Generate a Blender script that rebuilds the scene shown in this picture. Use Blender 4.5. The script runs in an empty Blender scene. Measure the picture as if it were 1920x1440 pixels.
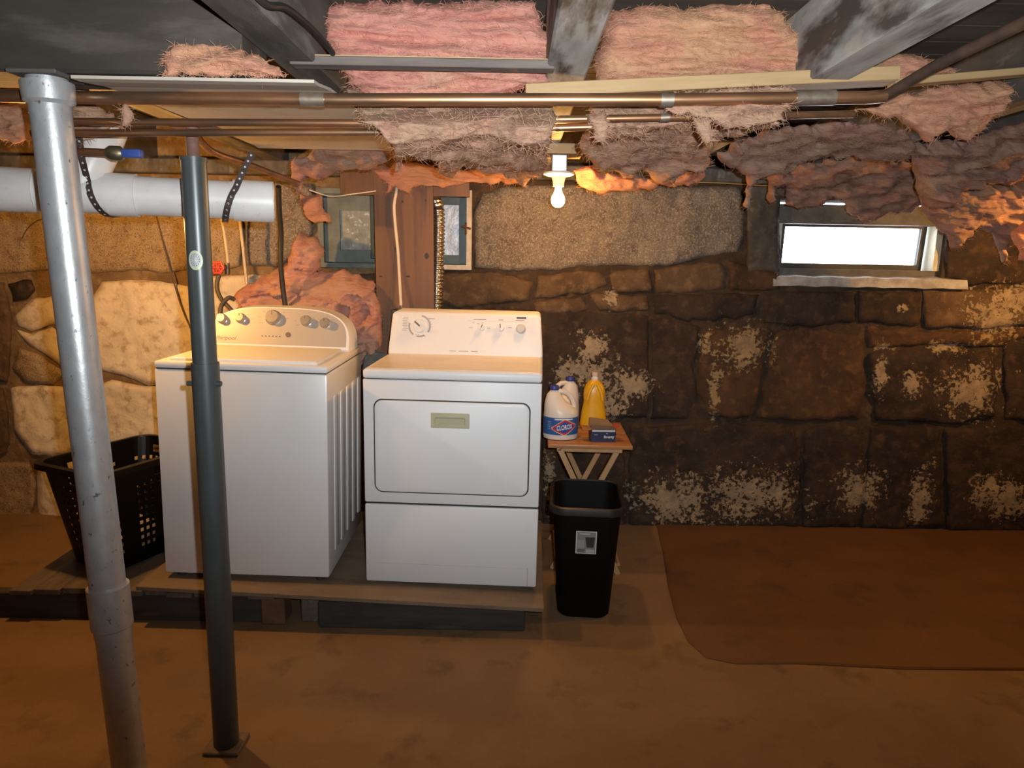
import bpy, bmesh, math, random
import numpy as np
from mathutils import Vector, Matrix, noise
random.seed(7)
S = bpy.context.scene
C = S.collection
# ------------------------------------------------------------------ camera, world, flash, exposure
F, PITCH, ROLL, H = 1307.0, 0.1775, 0.0186, 1.55
cp, sp, cr, sr = math.cos(PITCH), math.sin(PITCH), math.cos(ROLL), math.sin(ROLL)
RIGHT, DOWN, FWD = Vector((1, 0, 0)), Vector((0, -sp, -cp)), Vector((0, cp, -sp))
cr_r = RIGHT * cr - DOWN * sr
cr_d = RIGHT * sr + DOWN * cr
cam = bpy.data.objects.new('camera', bpy.data.cameras.new('camera'))
C.objects.link(cam)
cam.data.sensor_width = 36.0
cam.data.lens = F * 36.0 / 1920.0
cam.data.clip_start = 0.05
m = Matrix.Identity(4)
for i in range(3):
    m[i][0] = cr_r[i]; m[i][1] = -cr_d[i]; m[i][2] = -FWD[i]
m[2][3] = H
cam.matrix_world = m
S.camera = cam
S.view_settings.view_transform = 'Standard'
S.view_settings.look = 'None'
S.view_settings.exposure = 0.0
S.view_settings.gamma = 1.0
S.view_settings.use_curve_mapping = False
w = bpy.data.worlds.new('sky'); S.world = w; w.use_nodes = True
w.node_tree.nodes['Background'].inputs[0].default_value = (0.86, 0.93, 1.0, 1)
w.node_tree.nodes['Background'].inputs[1].default_value = 12.0
# the camera's flash, a little right of and above the lens
fl = bpy.data.lights.new('camera_flash', 'SPOT')
fl.energy = 255; fl.color = (0.95, 0.985, 1.0); fl.spot_size = math.radians(118); fl.spot_blend = 1.0
fl.shadow_soft_size = 0.012
fo = bpy.data.objects.new('camera_flash', fl); C.objects.link(fo)
fo.location = (0.065, 0.0, H + 0.05)
fo.rotation_euler = (math.radians(90 + 15), 0, 0)
WARM = (1.0, 0.48, 0.12)
BULB_W = {'mid': 17, 'left': 44, 'right': 34}

def ray(px, py):
    dx, dy = px - 960, py - 720
    a = dx * cr + dy * sr; b = -dx * sr + dy * cr
    return FWD + RIGHT * (a / F) + DOWN * (b / F)
def P(px, py, Y):
    d = ray(px, py); t = Y / d.y
    return Vector((d.x * t, Y, H + d.z * t))
def PZ(px, py, Z):
    d = ray(px, py); t = (Z - H) / d.z
    return Vector((d.x * t, d.y * t, Z))

# ------------------------------------------------------------------ materials
MATS = {}
def nodes_of(name):
    mt = bpy.data.materials.new(name); mt.use_nodes = True
    nt = mt.node_tree; b = nt.nodes['Principled BSDF']
    return mt, nt, b
def N(nt, t, **kw):
    n = nt.nodes.new(t)
    for k, v in kw.items(): setattr(n, k, v)
    return n
def L(nt, a, b): nt.links.new(a, b)
def coords(nt, world=False):
    if world: return N(nt, 'ShaderNodeNewGeometry').outputs['Position']
    return N(nt, 'ShaderNodeTexCoord').outputs['Object']
def noise_fac(nt, co, scale, detail=5, lo=0.35, hi=0.65, stretch=None, rough=0.6, dist=0.0):
    if stretch:
        mp = N(nt, 'ShaderNodeMapping'); mp.inputs['Scale'].default_value = stretch
        L(nt, co, mp.inputs[0]); co = mp.outputs[0]
    n = N(nt, 'ShaderNodeTexNoise'); n.inputs['Scale'].default_value = scale
    n.inputs['Detail'].default_value = detail; n.inputs['Roughness'].default_value = rough
    n.inputs['Distortion'].default_value = dist
    L(nt, co, n.inputs['Vector'])
    r = N(nt, 'ShaderNodeMapRange'); r.inputs[1].default_value = lo; r.inputs[2].default_value = hi
    L(nt, n.outputs['Fac'], r.inputs[0])
    return r.outputs[0]
def mixc(nt, f, a, b):
    mx = N(nt, 'ShaderNodeMix', data_type='RGBA')
    for s, v in ((0, f), (6, a), (7, b)):
        if hasattr(v, 'type') and not isinstance(v, (int, float, tuple)): L(nt, v, mx.inputs[s])
        else: mx.inputs[s].default_value = v if isinstance(v, (int, float)) else (*v[:3], 1)
    return mx.outputs[2]
def math_n(nt, op, a, b=None, c=None):
    n = N(nt, 'ShaderNodeMath', operation=op)
    for i, v in enumerate((a, b, c)):
        if v is None: continue
        if isinstance(v, (int, float)): n.inputs[i].default_value = v
        else: L(nt, v, n.inputs[i])
    return n.outputs[0]
def bump(nt, b, h, strength=0.3, dist=0.01):
    bp = N(nt, 'ShaderNodeBump'); bp.inputs['Strength'].default_value = strength
    bp.inputs['Distance'].default_value = dist
    L(nt, h, bp.inputs['Height']); L(nt, bp.outputs[0], b.inputs['Normal'])
def M(name, c1, c2=None, scale=8, rough=0.6, metal=0.0, bmp=0.0, bscale=None, stretch=None, lo=.35, hi=.65,
      c3=None, s3=30, lo3=.6, hi3=.7, world=False, bdist=0.005, coat=0.0, spec=None):
    if name in MATS: return MATS[name]
    mt, nt, b = nodes_of(name)
    b.inputs['Roughness'].default_value = rough; b.inputs['Metallic'].default_value = metal
    if coat: b.inputs['Coat Weight'].default_value = coat
    if spec is not None: b.inputs['Specular IOR Level'].default_value = spec
    if c2 is None:
        b.inputs['Base Color'].default_value = (*c1, 1)
    else:
        co = coords(nt, world)
        col = mixc(nt, noise_fac(nt, co, scale, stretch=stretch, lo=lo, hi=hi), c1, c2)
        if c3 is not None:
            col = mixc(nt, noise_fac(nt, co, s3, lo=lo3, hi=hi3, stretch=stretch), col, c3)
        L(nt, col, b.inputs['Base Color'])
    if bmp:
        co = coords(nt, world)
        bump(nt, b, noise_fac(nt, co, bscale or scale * 4, detail=6, lo=0, hi=1, stretch=stretch), bmp, bdist)
    MATS[name] = mt
    return mt

# ------------------------------------------------------------------ mesh helpers
class MB:
    def __init__(s): s.v = []; s.f = []
    def add(s, v, f):
        o = len(s.v); s.v += [tuple(x) for x in v]; s.f += [tuple(i + o for i in q) for q in f]; return s
    def box(s, x0, x1, y0, y1, z0, z1):
        return s.add([(x0,y0,z0),(x1,y0,z0),(x1,y1,z0),(x0,y1,z0),(x0,y0,z1),(x1,y0,z1),(x1,y1,z1),(x0,y1,z1)],
            [(0,3,2,1),(4,5,6,7),(0,1,5,4),(1,2,6,5),(2,3,7,6),(3,0,4,7)])
    def rbox(s, x0, x1, y0, y1, z0, z1, r=0.01, seg=2):
        bm = bmesh.new()
        t = MB().box(x0, x1, y0, y1, z0, z1)
        vs = [bm.verts.new(v) for v in t.v]
        for q in t.f: bm.faces.new([vs[i] for i in q])
        bmesh.ops.bevel(bm, geom=bm.edges[:], offset=r, segments=seg, profile=.5, affect='EDGES')
        bm.verts.index_update()
        s.add([v.co[:] for v in bm.verts], [[v.index for v in f.verts] for f in bm.faces]); bm.free(); return s
    def tube(s, pts, r, n=12, caps=True):
        pts = [Vector(p) for p in pts]; rs = r if isinstance(r, (list, tuple)) else [r] * len(pts)
        up = Vector((0, 0, 1)); rings = []; u = None
        for i, p in enumerate(pts):
            d = (pts[min(i + 1, len(pts) - 1)] - pts[max(i - 1, 0)]).normalized()
            if u is None:
                u = d.cross(up if abs(d.z) < .95 else Vector((0, 1, 0))).normalized()
            else:
                u = (u - d * u.dot(d)).normalized()
            w_ = d.cross(u)
            rings.append([p + (u * math.cos(2*math.pi*k/n) + w_ * math.sin(2*math.pi*k/n)) * rs[i] for k in range(n)])
        v = [q for ring in rings for q in ring]; f = []
        for i in range(len(pts) - 1):
            for k in range(n):
                f.append((i*n+k, i*n+(k+1) % n, (i+1)*n+(k+1) % n, (i+1)*n+k))
        if caps:
            f.append(tuple(range(n))[::-1]); f.append(tuple(range((len(pts)-1)*n, len(pts)*n)))
        return s.add(v, f)
    def loft(s, rings, caps=True):
        n = len(rings[0]); v = [q for r in rings for q in r]; f = []
        for i in range(len(rings) - 1):
            for k in range(n): f.append((i*n+k, i*n+(k+1) % n, (i+1)*n+(k+1) % n, (i+1)*n+k))
        if caps:
            f.append(tuple(range(n))[::-1]); f.append(tuple(range((len(rings)-1)*n, len(rings)*n)))
        return s.add(v, f)
    def lathe(s, prof, n=24, cx=0, cy=0, caps=True):
        return s.loft([[(cx + r*math.cos(2*math.pi*k/n), cy + r*math.sin(2*math.pi*k/n), z) for k in range(n)] for r, z in prof], caps)
    def prism(s, poly, y0, y1):            # polygon in (x,z), extruded along y
        n = len(poly)
        v = [(x, y0, z) for x, z in poly] + [(x, y1, z) for x, z in poly]
        return s.add(v, [tuple(range(n)), tuple(range(n, 2*n))[::-1]] + [(k, k+n, (k+1) % n + n, (k+1) % n) for k in range(n)])
    def build(s, name, mat, parent=None, smooth=False, auto=True):
        me = bpy.data.meshes.new(name); me.from_pydata(s.v, [], s.f); me.update()
        bm = bmesh.new(); bm.from_mesh(me); bmesh.ops.recalc_face_normals(bm, faces=bm.faces[:]); bm.to_mesh(me); bm.free()
        if mat: me.materials.append(mat)
        if smooth:
            for p in me.polygons: p.use_smooth = True
            if auto:
                try: me.set_sharp_from_angle(angle=math.radians(40))
                except Exception: pass
        o = bpy.data.objects.new(name, me); C.objects.link(o)
        if parent: o.parent = parent
        return o
def tag(o, label, cat, group=None, kind=None):
    o['label'] = label
    if cat: o['category'] = cat
    if group: o['group'] = group
    if kind: o['kind'] = kind
    return o
def thing(name, label, cat, loc=(0, 0, 0), rot=(0, 0, 0), group=None):
    o = bpy.data.objects.new(name, None); C.objects.link(o); o.location = loc; o.rotation_euler = rot
    o.empty_display_size = .05
    return tag(o, label, cat, group)
def struct(o, label=None):
    o['kind'] = 'structure'
    if label: o['label'] = label
    return o
def rrect(hx, hy, r, n=6, cx=0, cy=0):
    out = []
    for sx, sy, a0 in ((1, 1, 0), (-1, 1, 90), (-1, -1, 180), (1, -1, 270)):
        for k in range(n + 1):
            a = math.radians(a0 + 90 * k / n)
            out.append((cx + sx * (hx - r) + r * math.cos(a), cy + sy * (hy - r) + r * math.sin(a)))
    return out
def text_mesh(txt, size, shear=0.0, bold=0.0, fn=None, spacing=1.0):
    cu = bpy.data.curves.new('lettering', 'FONT'); cu.body = txt; cu.size = size; cu.shear = shear
    cu.align_x = 'CENTER'; cu.align_y = 'CENTER'; cu.offset = bold; cu.space_character = spacing
    cu.resolution_u = 3
    o = bpy.data.objects.new('lettering', cu); C.objects.link(o)
    dg = bpy.context.evaluated_depsgraph_get(); dg.update()
    me = o.evaluated_get(dg).to_mesh()
    vs = [v.co.copy() for v in me.vertices]; fs = [tuple(p.vertices) for p in me.polygons]
    bpy.data.objects.remove(o); bpy.data.curves.remove(cu)
    return [fn(v.x, v.y) for v in vs], fs
def text(parent, txt, size, fn, mat, name='lettering', **kw):
    v, f = text_mesh(txt, size, fn=fn, **kw)
    return MB().add(v, f).build(name, mat, parent)

# polygon raster -> sculpted sheet (stones, insulation)
def seg_dist(pts, poly):
    a = poly; b = np.roll(poly, -1, 0); best = np.full(len(pts), 1e9); near = np.zeros_like(pts)
    for p, q in zip(a, b):
        d = q - p; l2 = (d * d).sum() + 1e-9
        t = np.clip(((pts - p) @ d) / l2, 0, 1); pr = p + t[:, None] * d
        ds = np.hypot(*(pts - pr).T); k = ds < best; best[k] = ds[k]; near[k] = pr[k]
    return best, near
def inside(pts, poly):
    x, y = pts.T; c = np.zeros(len(pts), bool); n = len(poly); j = n - 1
    for i in range(n):
        xi, yi = poly[i]; xj, yj = poly[j]
        k = ((yi > y) != (yj > y)) & (x < (xj - xi) * (y - yi) / (yj - yi + 1e-12) + xi); c ^= k; j = i
    return c
def rag(poly, amp, step, seed):
    out = []; n = len(poly)
    for i in range(n):
        p = np.array(poly[i], float); q = np.array(poly[(i + 1) % n], float); d = q - p; l = np.hypot(*d)
        k = max(1, int(l / step)); nn = np.array([-d[1], d[0]]) / (l + 1e-9)
        for j in range(k):
            c = p + d * j / k
            o = noise.noise((c[0] * .05 + seed * 3.1, c[1] * .05, seed)) + .6 * noise.noise((c[0] * .16, c[1] * .16, seed + 9.))
            out.append(c + nn * amp * o)
    return np.array(out)
def sheet(poly, step):
    lo = poly.min(0) - step; hi = poly.max(0) + step
    xs = np.arange(lo[0], hi[0] + step, step); ys = np.arange(lo[1], hi[1] + step, step)
    X, Y = np.meshgrid(xs, ys); pts = np.stack([X.ravel(), Y.ravel()], 1)
    ins = inside(pts, poly); d, near = seg_dist(pts, poly); d = np.where(ins, d, 0.0)
    pts = np.where(ins[:, None], pts, near)
    nx, ny = len(xs), len(ys); idx = np.arange(nx * ny).reshape(ny, nx)
    q = np.stack([idx[:-1, :-1], idx[:-1, 1:], idx[1:, 1:], idx[1:, :-1]], -1).reshape(-1, 4)
    q = q[ins[q].sum(1) >= 1]
    used = np.unique(q); rm = -np.ones(nx * ny, int); rm[used] = np.arange(len(used))
    return pts[used], d[used], rm[q]
# ------------------------------------------------------------------ the shell
WY = 3.95                       # face of the stones in the back wall
PEEL = [(1108,655,34,42),(1120,705,62,50),(1150,760,40,40),(1060,700,26,34),(1190,720,38,30),(1325,640,16,30),(1340,735,14,62),(1392,650,60,48),
        (1820,735,66,62),(1712,722,26,36),(1860,600,66,62),(1905,560,40,40),(1400,925,125,60),(1265,935,105,58),(1610,920,50,56),(1725,945,24,75),
        (1880,930,75,52),(1030,880,12,90),(1143,560,16,22),(1692,578,16,7),(1655,650,30,10),(1650,700,14,50),(1770,650,40,14)]
def wall_mat(name, c1, c2, c3, peel, rough=.9, bs=.5, speck=None, amount=0.0):
    mt, nt, b = nodes_of(name); b.inputs['Roughness'].default_value = rough
    b.inputs['Specular IOR Level'].default_value = .2
    co = coords(nt, True)
    col = mixc(nt, noise_fac(nt, co, 5.5, 6, .38, .62), c1, c2)
    col = mixc(nt, noise_fac(nt, co, 16, 6, .52, .66), col, c3)
    if speck:
        col = mixc(nt, noise_fac(nt, co, 95, 3, .5, .62), col, speck)
        col = mixc(nt, noise_fac(nt, co, 160, 2, .58, .64), col, tuple(v * .3 for v in speck))
    val = None
    for (x, y, rx, ry) in PEEL:
        c = P(x, y, WY); a = 1.0 / (rx * WY / F); d = 1.0 / (ry * WY / F)
        s1 = N(nt, 'ShaderNodeVectorMath', operation='SUBTRACT'); L(nt, co, s1.inputs[0]); s1.inputs[1].default_value = c
        s2 = N(nt, 'ShaderNodeVectorMath', operation='MULTIPLY'); L(nt, s1.outputs[0], s2.inputs[0]); s2.inputs[1].default_value = (a, 0, d)
        s3 = N(nt, 'ShaderNodeVectorMath', operation='LENGTH'); L(nt, s2.outputs[0], s3.inputs[0])
        v = math_n(nt, 'SUBTRACT', 1.0, s3.outputs['Value'])
        val = v if val is None else math_n(nt, 'MAXIMUM', val, v)
    val = math_n(nt, 'MAXIMUM', val, -1.2)
    n1 = noise_fac(nt, co, 11, 8, 0, 1, rough=.72)
    n2 = noise_fac(nt, co, 45, 5, 0, 1, rough=.7)
    t = math_n(nt, 'MULTIPLY_ADD', n1, 3.2, val); t = math_n(nt, 'MULTIPLY_ADD', n2, 3.6, t)
    r = N(nt, 'ShaderNodeMapRange'); L(nt, t, r.inputs[0]); r.inputs[1].default_value = 3.66; r.inputs[2].default_value = 3.9
    pm = math_n(nt, 'MULTIPLY', r.outputs[0], .9)
    pc = mixc(nt, noise_fac(nt, co, 20, 4, .3, .7), peel, tuple(v * .6 for v in peel))
    col = mixc(nt, pm, col, pc)
    L(nt, col, b.inputs['Base Color'])
    h = math_n(nt, 'MULTIPLY_ADD', r.outputs[0], .35, noise_fac(nt, co, 14, 9, 0, 1, rough=.72))
    bump(nt, b, h, bs, .03)
    MATS[name] = mt
    return mt
peelc = (.48, .38, .25)
W_TAN = wall_mat('tan_stone', (.42, .31, .17), (.30, .21, .11), (.22, .14, .07), peelc, speck=(.40, .31, .2), bs=.6)
W_WHT = wall_mat('whitewashed_stone', (.80, .70, .52), (.70, .59, .42), (.50, .38, .24), peelc, bs=.45)
W_GRA = wall_mat('granite_stone', (.25, .205, .155), (.18, .145, .11), (.13, .10, .078), peelc, speck=(.33, .29, .24), bs=.6)
W_BRN = wall_mat('brown_stone', (.15, .095, .052), (.095, .06, .036), (.19, .125, .07), peelc, bs=.7)
W_DRK = wall_mat('soot_stone', (.058, .04, .029), (.034, .025, .021), (.09, .055, .034), peelc, bs=.7)
W_RED = wall_mat('rusty_stone', (.10, .055, .03), (.06, .036, .023), (.14, .075, .036), (.46, .33, .17), bs=.7)
W_PLA = wall_mat('dark_plaster', (.09, .082, .068), (.06, .052, .045), (.12, .11, .095), peelc, bs=.4)
W_MOR = wall_mat('old_mortar', (.075, .05, .032), (.05, .035, .024), (.11, .07, .04), peelc, bs=.8)
W_MORL = wall_mat('sandy_mortar', (.27, .18, .09), (.17, .11, .055), (.33, .23, .12), peelc, bs=.8)

OP1 = (P(1466, 372, WY), P(1768, 524, WY))      # daylight window opening, corners on the wall face
OP2 = (P(592, 352, WY), P(884, 506, WY))        # boarded window pair
BX0, BX1, BZ1 = -3.5, 3.3, 2.32
def slab_with_holes(y0, y1, x0, x1, z0, z1, holes):
    xs = sorted({x0, x1, *[h[k] for h in holes for k in (0, 1)]}); zs = sorted({z0, z1, *[h[k] for h in holes for k in (2, 3)]})
    mb = MB()
    for i in range(len(xs) - 1):
        for j in range(len(zs) - 1):
            cx, cz = (xs[i] + xs[i+1]) / 2, (zs[j] + zs[j+1]) / 2
            if any(h[0] < cx < h[1] and h[2] < cz < h[3] for h in holes): continue
            mb.box(xs[i], xs[i+1], y0, y1, zs[j], zs[j+1])
    return mb
hA = (OP1[0].x, OP1[1].x, OP1[1].z, OP1[0].z); hB = (OP2[0].x, OP2[1].x, OP2[1].z, OP2[0].z)
xs_split = P(815, 600, WY).x
wall = struct(slab_with_holes(WY + .021, WY + .25, xs_split, BX1, -.1, BZ1, [hA, (xs_split, hB[1], hB[2], hB[3])]).build('wall_back', W_MOR))
bed = slab_with_holes(WY + .036, WY + .25, BX0, xs_split, -.1, BZ1, [(hB[0], xs_split, hB[2], hB[3])]).build('mortar_bed', W_MORL, wall)
for nm, b in (('wall_left', (BX0 - .2, BX0, -2.2, WY + .5, -.1, BZ1)), ('wall_right', (BX1, BX1 + .2, -2.2, WY + .5, -.1, BZ1)), ('wall_front', (BX0, BX1, -2.2, -2.0, -.1, BZ1))):
    struct(MB().box(*b).build(nm, W_BRN))

def stone(px, mat, yf=WY, thick=.04, seed=0, edge=8, amp=.02, step=6, ragamp=3.2):
    poly = rag(px, ragamp, 12, seed)
    pts, d, q = sheet(poly, step)
    pr = np.sqrt(np.clip(1 - (1 - np.minimum(d / edge, 1)) ** 2, 0, 1))
    vs = []
    for (x, y), k in zip(pts, pr):
        b = P(x, y, yf)
        n = noise.fractal((b.x * 4 + seed, b.z * 4, seed * 1.7), 1.0, 2.0, 4) + .5 * noise.noise((b.x * 22, b.z * 22, seed))
        vs.append(P(x, y, yf + thick * (1 - k) - amp * n * k))
    me = bpy.data.meshes.new('stone'); me.from_pydata(vs, [], q.tolist()); me.materials.append(mat)
    for p in me.polygons: p.use_smooth = True
    o = bpy.data.objects.new('stone', me); C.objects.link(o); o.parent = wall
    bm = bmesh.new(); bm.from_mesh(me); bm.normal_update()
    if sum(f.normal.y for f in bm.faces) > 0: bmesh.ops.reverse_faces(bm, faces=bm.faces[:])
    bm.to_mesh(me); bm.free()
    return o
T, Wh, G, B, D, R, PL = W_TAN, W_WHT, W_GRA, W_BRN, W_DRK, W_RED, W_PLA
STONES = [
 ([(-60,360),(98,360),(100,470),(95,505),(40,512),(-60,518)], T), ([(104,360),(352,360),(356,470),(350,506),(300,512),(250,506),(180,512),(108,508)], T),
 ([(358,360),(452,360),(456,430),(450,498),(400,515),(362,510)], T), ([(458,355),(520,340),(588,345),(588,440),(560,480),(520,500),(462,498)], G),
 ([(889,400),(905,362),(950,348),(1120,345),(1385,350),(1396,370),(1394,440),(1383,474),(1330,480),(1262,498),(1185,500),(1130,498),(1040,507),(950,508),(890,503)], G),
 ([(1402,345),(1462,345),(1462,510),(1400,512),(1400,430)], PL), ([(1772,400),(1800,380),(1950,380),(1950,530),(1820,536),(1772,520)], D),
 ([(1402,330),(1760,335),(1760,369),(1466,369)], PL),
 ([(815,515),(880,512),(960,516),(1002,530),(990,560),(940,568),(860,576),(815,566)], B), ([(1008,516),(1060,510),(1122,510),(1136,530),(1112,548),(1060,552),(1006,560)], B),
 ([(1142,512),(1180,505),(1216,506),(1222,546),(1180,548),(1146,545)], B), ([(1226,504),(1290,496),(1350,490),(1362,512),(1356,542),(1290,548),(1230,550)], B),
 ([(1366,488),(1460,512),(1462,540),(1420,546),(1368,544)], R), ([(1000,566),(1090,556),(1100,580),(1060,588),(1002,590)], B),
 ([(1106,554),(1170,555),(1214,554),(1216,580),(1170,584),(1125,582)], B), ([(1224,556),(1320,550),(1424,552),(1418,590),(1340,600),(1290,602),(1228,588)], D),
 ([(1430,550),(1520,546),(1602,548),(1602,604),(1520,612),(1432,606)], D), ([(1608,546),(1722,548),(1726,612),(1660,608),(1610,604)], D),
 ([(1730,545),(1830,544),(1950,538),(1950,608),(1850,616),(1735,614)], B),
 ([(815,582),(960,578),(1215,592),(1217,660),(1213,782),(1100,790),(815,790)], D), ([(1222,596),(1290,606),(1312,612),(1300,700),(1306,740),(1290,785),(1222,786)], D),
 ([(1320,620),(1360,616),(1446,618),(1438,660),(1424,720),(1408,782),(1370,786),(1332,780),(1306,736),(1312,664)], R),
 ([(1454,624),(1500,614),(1560,622),(1618,632),(1622,710),(1612,784),(1520,790),(1420,784),(1432,720)], R),
 ([(1630,662),(1700,655),(1790,650),(1860,664),(1872,720),(1866,780),(1800,796),(1640,788)], D), ([(1880,640),(1950,630),(1950,792),(1886,786)], D),
 ([(1626,614),(1730,620),(1870,624),(1950,615),(1950,624),(1870,652),(1780,644),(1632,652)], R),
 ([(1015,798),(1170,798),(1172,990),(1015,990)], D), ([(1180,800),(1300,794),(1400,796),(1490,802),(1502,890),(1496,990),(1180,990)], D),
 ([(1508,806),(1540,794),(1610,800),(1628,875),(1606,990),(1504,990)], D), ([(1634,798),(1700,802),(1762,798),(1768,990),(1614,992)], D),
 ([(1770,804),(1850,800),(1950,796),(1950,998),(1776,996)], D),
 ([(172,560),(192,530),(240,524),(300,528),(368,538),(372,640),(366,700),(330,722),(280,722),(230,704),(190,694),(140,640),(140,580)], Wh),
 ([(376,520),(450,516),(590,515),(592,610),(560,722),(378,722)], Wh), ([(14,530),(60,524),(68,545),(52,562),(22,566)], D),
 ([(28,592),(60,562),(110,552),(136,566),(134,640),(100,606),(60,622),(34,612)], Wh), ([(30,618),(62,628),(98,612),(140,650),(150,690),(120,690),(84,664),(46,640)], Wh),
 ([(36,650),(80,668),(122,700),(100,722),(46,716),(24,690)], T), ([(-60,530),(8,530),(20,580),(22,660),(14,716),(-60,720)], B),
 ([(-60,726),(8,728),(18,790),(14,850),(-60,862)], B), ([(20,726),(70,722),(130,724),(164,734),(168,838),(120,856),(60,852),(26,806)], Wh),
 ([(174,726),(210,710),(260,722),(380,728),(382,832),(260,842),(178,842)], Wh), ([(-60,870),(56,866),(70,910),(62,960),(64,1000),(-60,1000)], T),
 ([(70,870),(130,860),(200,850),(382,846),(382,1000),(72,1000)], Wh), ([(386,728),(600,726),(600,1000),(388,1000)], T), ([(606,700),(810,700),(810,1000),(606,1000)], B),
 ([(596,512),(700,512),(700,695),(600,695)], B),
]
for i, (pl, mt) in enumerate(STONES): stone(pl, mt, seed=i + 1.3, thick=.024 if mt in (B, D, R, PL) else .04, yf=WY - .008, amp=.022 if mt is G else .018, edge=6 if mt in (B, D, R, PL) else 8, ragamp=5.5 if mt in (B, D, R) else 3.2)

# floor: bare concrete, with a lower slab patch on the right
fm = M('worn_concrete_floor', (.255, .155, .075), (.185, .108, .05), 2.2, .8, bmp=.25, bscale=18, lo=.3, hi=.7, c3=(.13, .08, .042), s3=5, lo3=.56, hi3=.72, world=True, bdist=.012)
fmd = M('dark_concrete_patch', (.165, .075, .024), (.12, .05, .016), 2.6, .75, bmp=.3, bscale=14, lo=.3, hi=.7, c3=(.085, .045, .022), s3=4, lo3=.55, hi3=.72, world=True, bdist=.012)
flo = struct(MB().box(BX0 - .2, BX1 + .2, -2.2, WY + .5, -.25, 0).build('floor', fm))
pp = [PZ(x, y, .0) for x, y in [(1232,990),(1243,1040),(1252,1100),(1268,1160),(1290,1205),(1325,1235),(1380,1246),(1500,1246),(1700,1256),(1960,1258)]]
poly = [(p.x, p.y) for p in pp] + [(BX1, pp[-1].y), (BX1, WY + .06), (pp[0].x, WY + .06)]
mb = MB(); n = len(poly)
cxx = sum(p[0] for p in poly) / n; cyy = sum(p[1] for p in poly) / n
def inset(f, z): return [(cxx + (x - cxx) * f, cyy + (y - cyy) * f, z) for x, y in poly]
mb.loft([inset(1.0, -.01), inset(.998, .003), inset(.985, .009)], True).build('slab_patch', fmd, flo, True)

# ceiling: subfloor planks over joists
CZ, JZ = 2.27, 2.05
ce = struct(MB().box(BX0, BX1, -2.2, WY + .5, CZ + .025, CZ + .08).build('ceiling', M('dark_subfloor', (.07, .055, .04), (.035, .028, .022), 6, .9)))
plankm = M('dusty_subfloor_plank', (.10, .085, .065), (.05, .04, .03), 3, .9, stretch=(.3, 3, 3), bmp=.3)
y = -1.9
k = 0
while y < WY + .3:
    wd = .16 + .03 * math.sin(k * 2.3); MB().box(BX0, BX1, y, y + wd - .006, CZ, CZ + .025).build('plank', plankm, ce); y += wd; k += 1
jm = M('whitewashed_flashlit_joist', (.50, .50, .49), (.26, .245, .225), 5, .75, stretch=(3, .6, 1.6), lo=.3, hi=.7, c3=(.07, .055, .045), s3=4, lo3=.5, hi3=.64, bmp=.4, bscale=14)  # whitewash streaks; base tone also paled to imitate the flash's brightness
jdk = M('dark_joist', (.13, .115, .10), (.06, .05, .042), 5, .8, stretch=(3, .6, 1.6), c3=(.22, .21, .20), s3=6, lo3=.56, hi3=.7, bmp=.4, bscale=14)
for x0, mtj in ((-2.08, jdk), (-1.36, jdk), (-.645, jdk), (.078, jm), (.80, jm), (1.52, jdk), (2.24, jdk), (2.9, jdk)):
    MB().rbox(x0, x0 + .112, -1.95, WY + .1, JZ, CZ, .006, 1).build('joist', mtj, ce)
MB().rbox(BX0, BX1, WY - .06, WY + .3, 1.975, JZ, .006, 1).build('sill_plate', jdk, ce)
# carrying beam on the left, held by the silver column
BEAMZ = P(160, 136, 1.74).z
bmk = M('sooty_beam_wood', (.06, .048, .037), (.03, .024, .02), 3, .85, stretch=(.5, 3, 2), c3=(.105, .09, .074), s3=4, lo3=.54, hi3=.7, bmp=.5, bscale=10)
tag(MB().rbox(BX0 + .01, -.647, 1.74, 1.92, BEAMZ, CZ - .012, .008, 1).build('support_beam', bmk), 'dark sooty wooden beam resting on the top of the silver column', 'beam')

# ------------------------------------------------------------------ windows
wgrey = M('weathered_grey_paint', (.13, .122, .105), (.08, .075, .066), 14, .7, bmp=.3)
wpale = M('pale_cream_paint', (.62, .60, .46), (.48, .46, .34), 12, .6)
wgreen = M('dark_green_paint', (.035, .06, .05), (.02, .035, .03), 14, .45)
wwhite = M('flaking_white_paint', (.62, .56, .47), (.45, .38, .30), 18, .7, bmp=.3)
glass, nt, b = nodes_of('clear_glass'); b.inputs['Transmission Weight'].default_value = 1; b.inputs['Roughness'].default_value = .02; b.inputs['IOR'].default_value = 1.02
b.inputs['Base Color'].default_value = (1, 1, 1, 1)
x0, x1, z0, z1 = hA
w1 = struct(thing('window_1', 'small bright daylight window low under the hanging insulation', None, ((x0 + x1) / 2, WY, z0)))
hw, hh = (x1 - x0) / 2, z1 - z0
fy0, fy1 = .10, .22
MB().box(-hw, -hw + .035, .05, .24, .045, hh - .13).build('jamb', wpale, w1); MB().box(hw - .035, hw, .05, .24, .045, hh - .13).build('jamb', wpale, w1)
MB().box(-hw, hw, .05, .24, hh - .13, hh - .024).build('lintel', wgrey, w1); MB().box(-hw, hw, .06, .24, 0, .045).build('bottom_rail', wgrey, w1)
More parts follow.
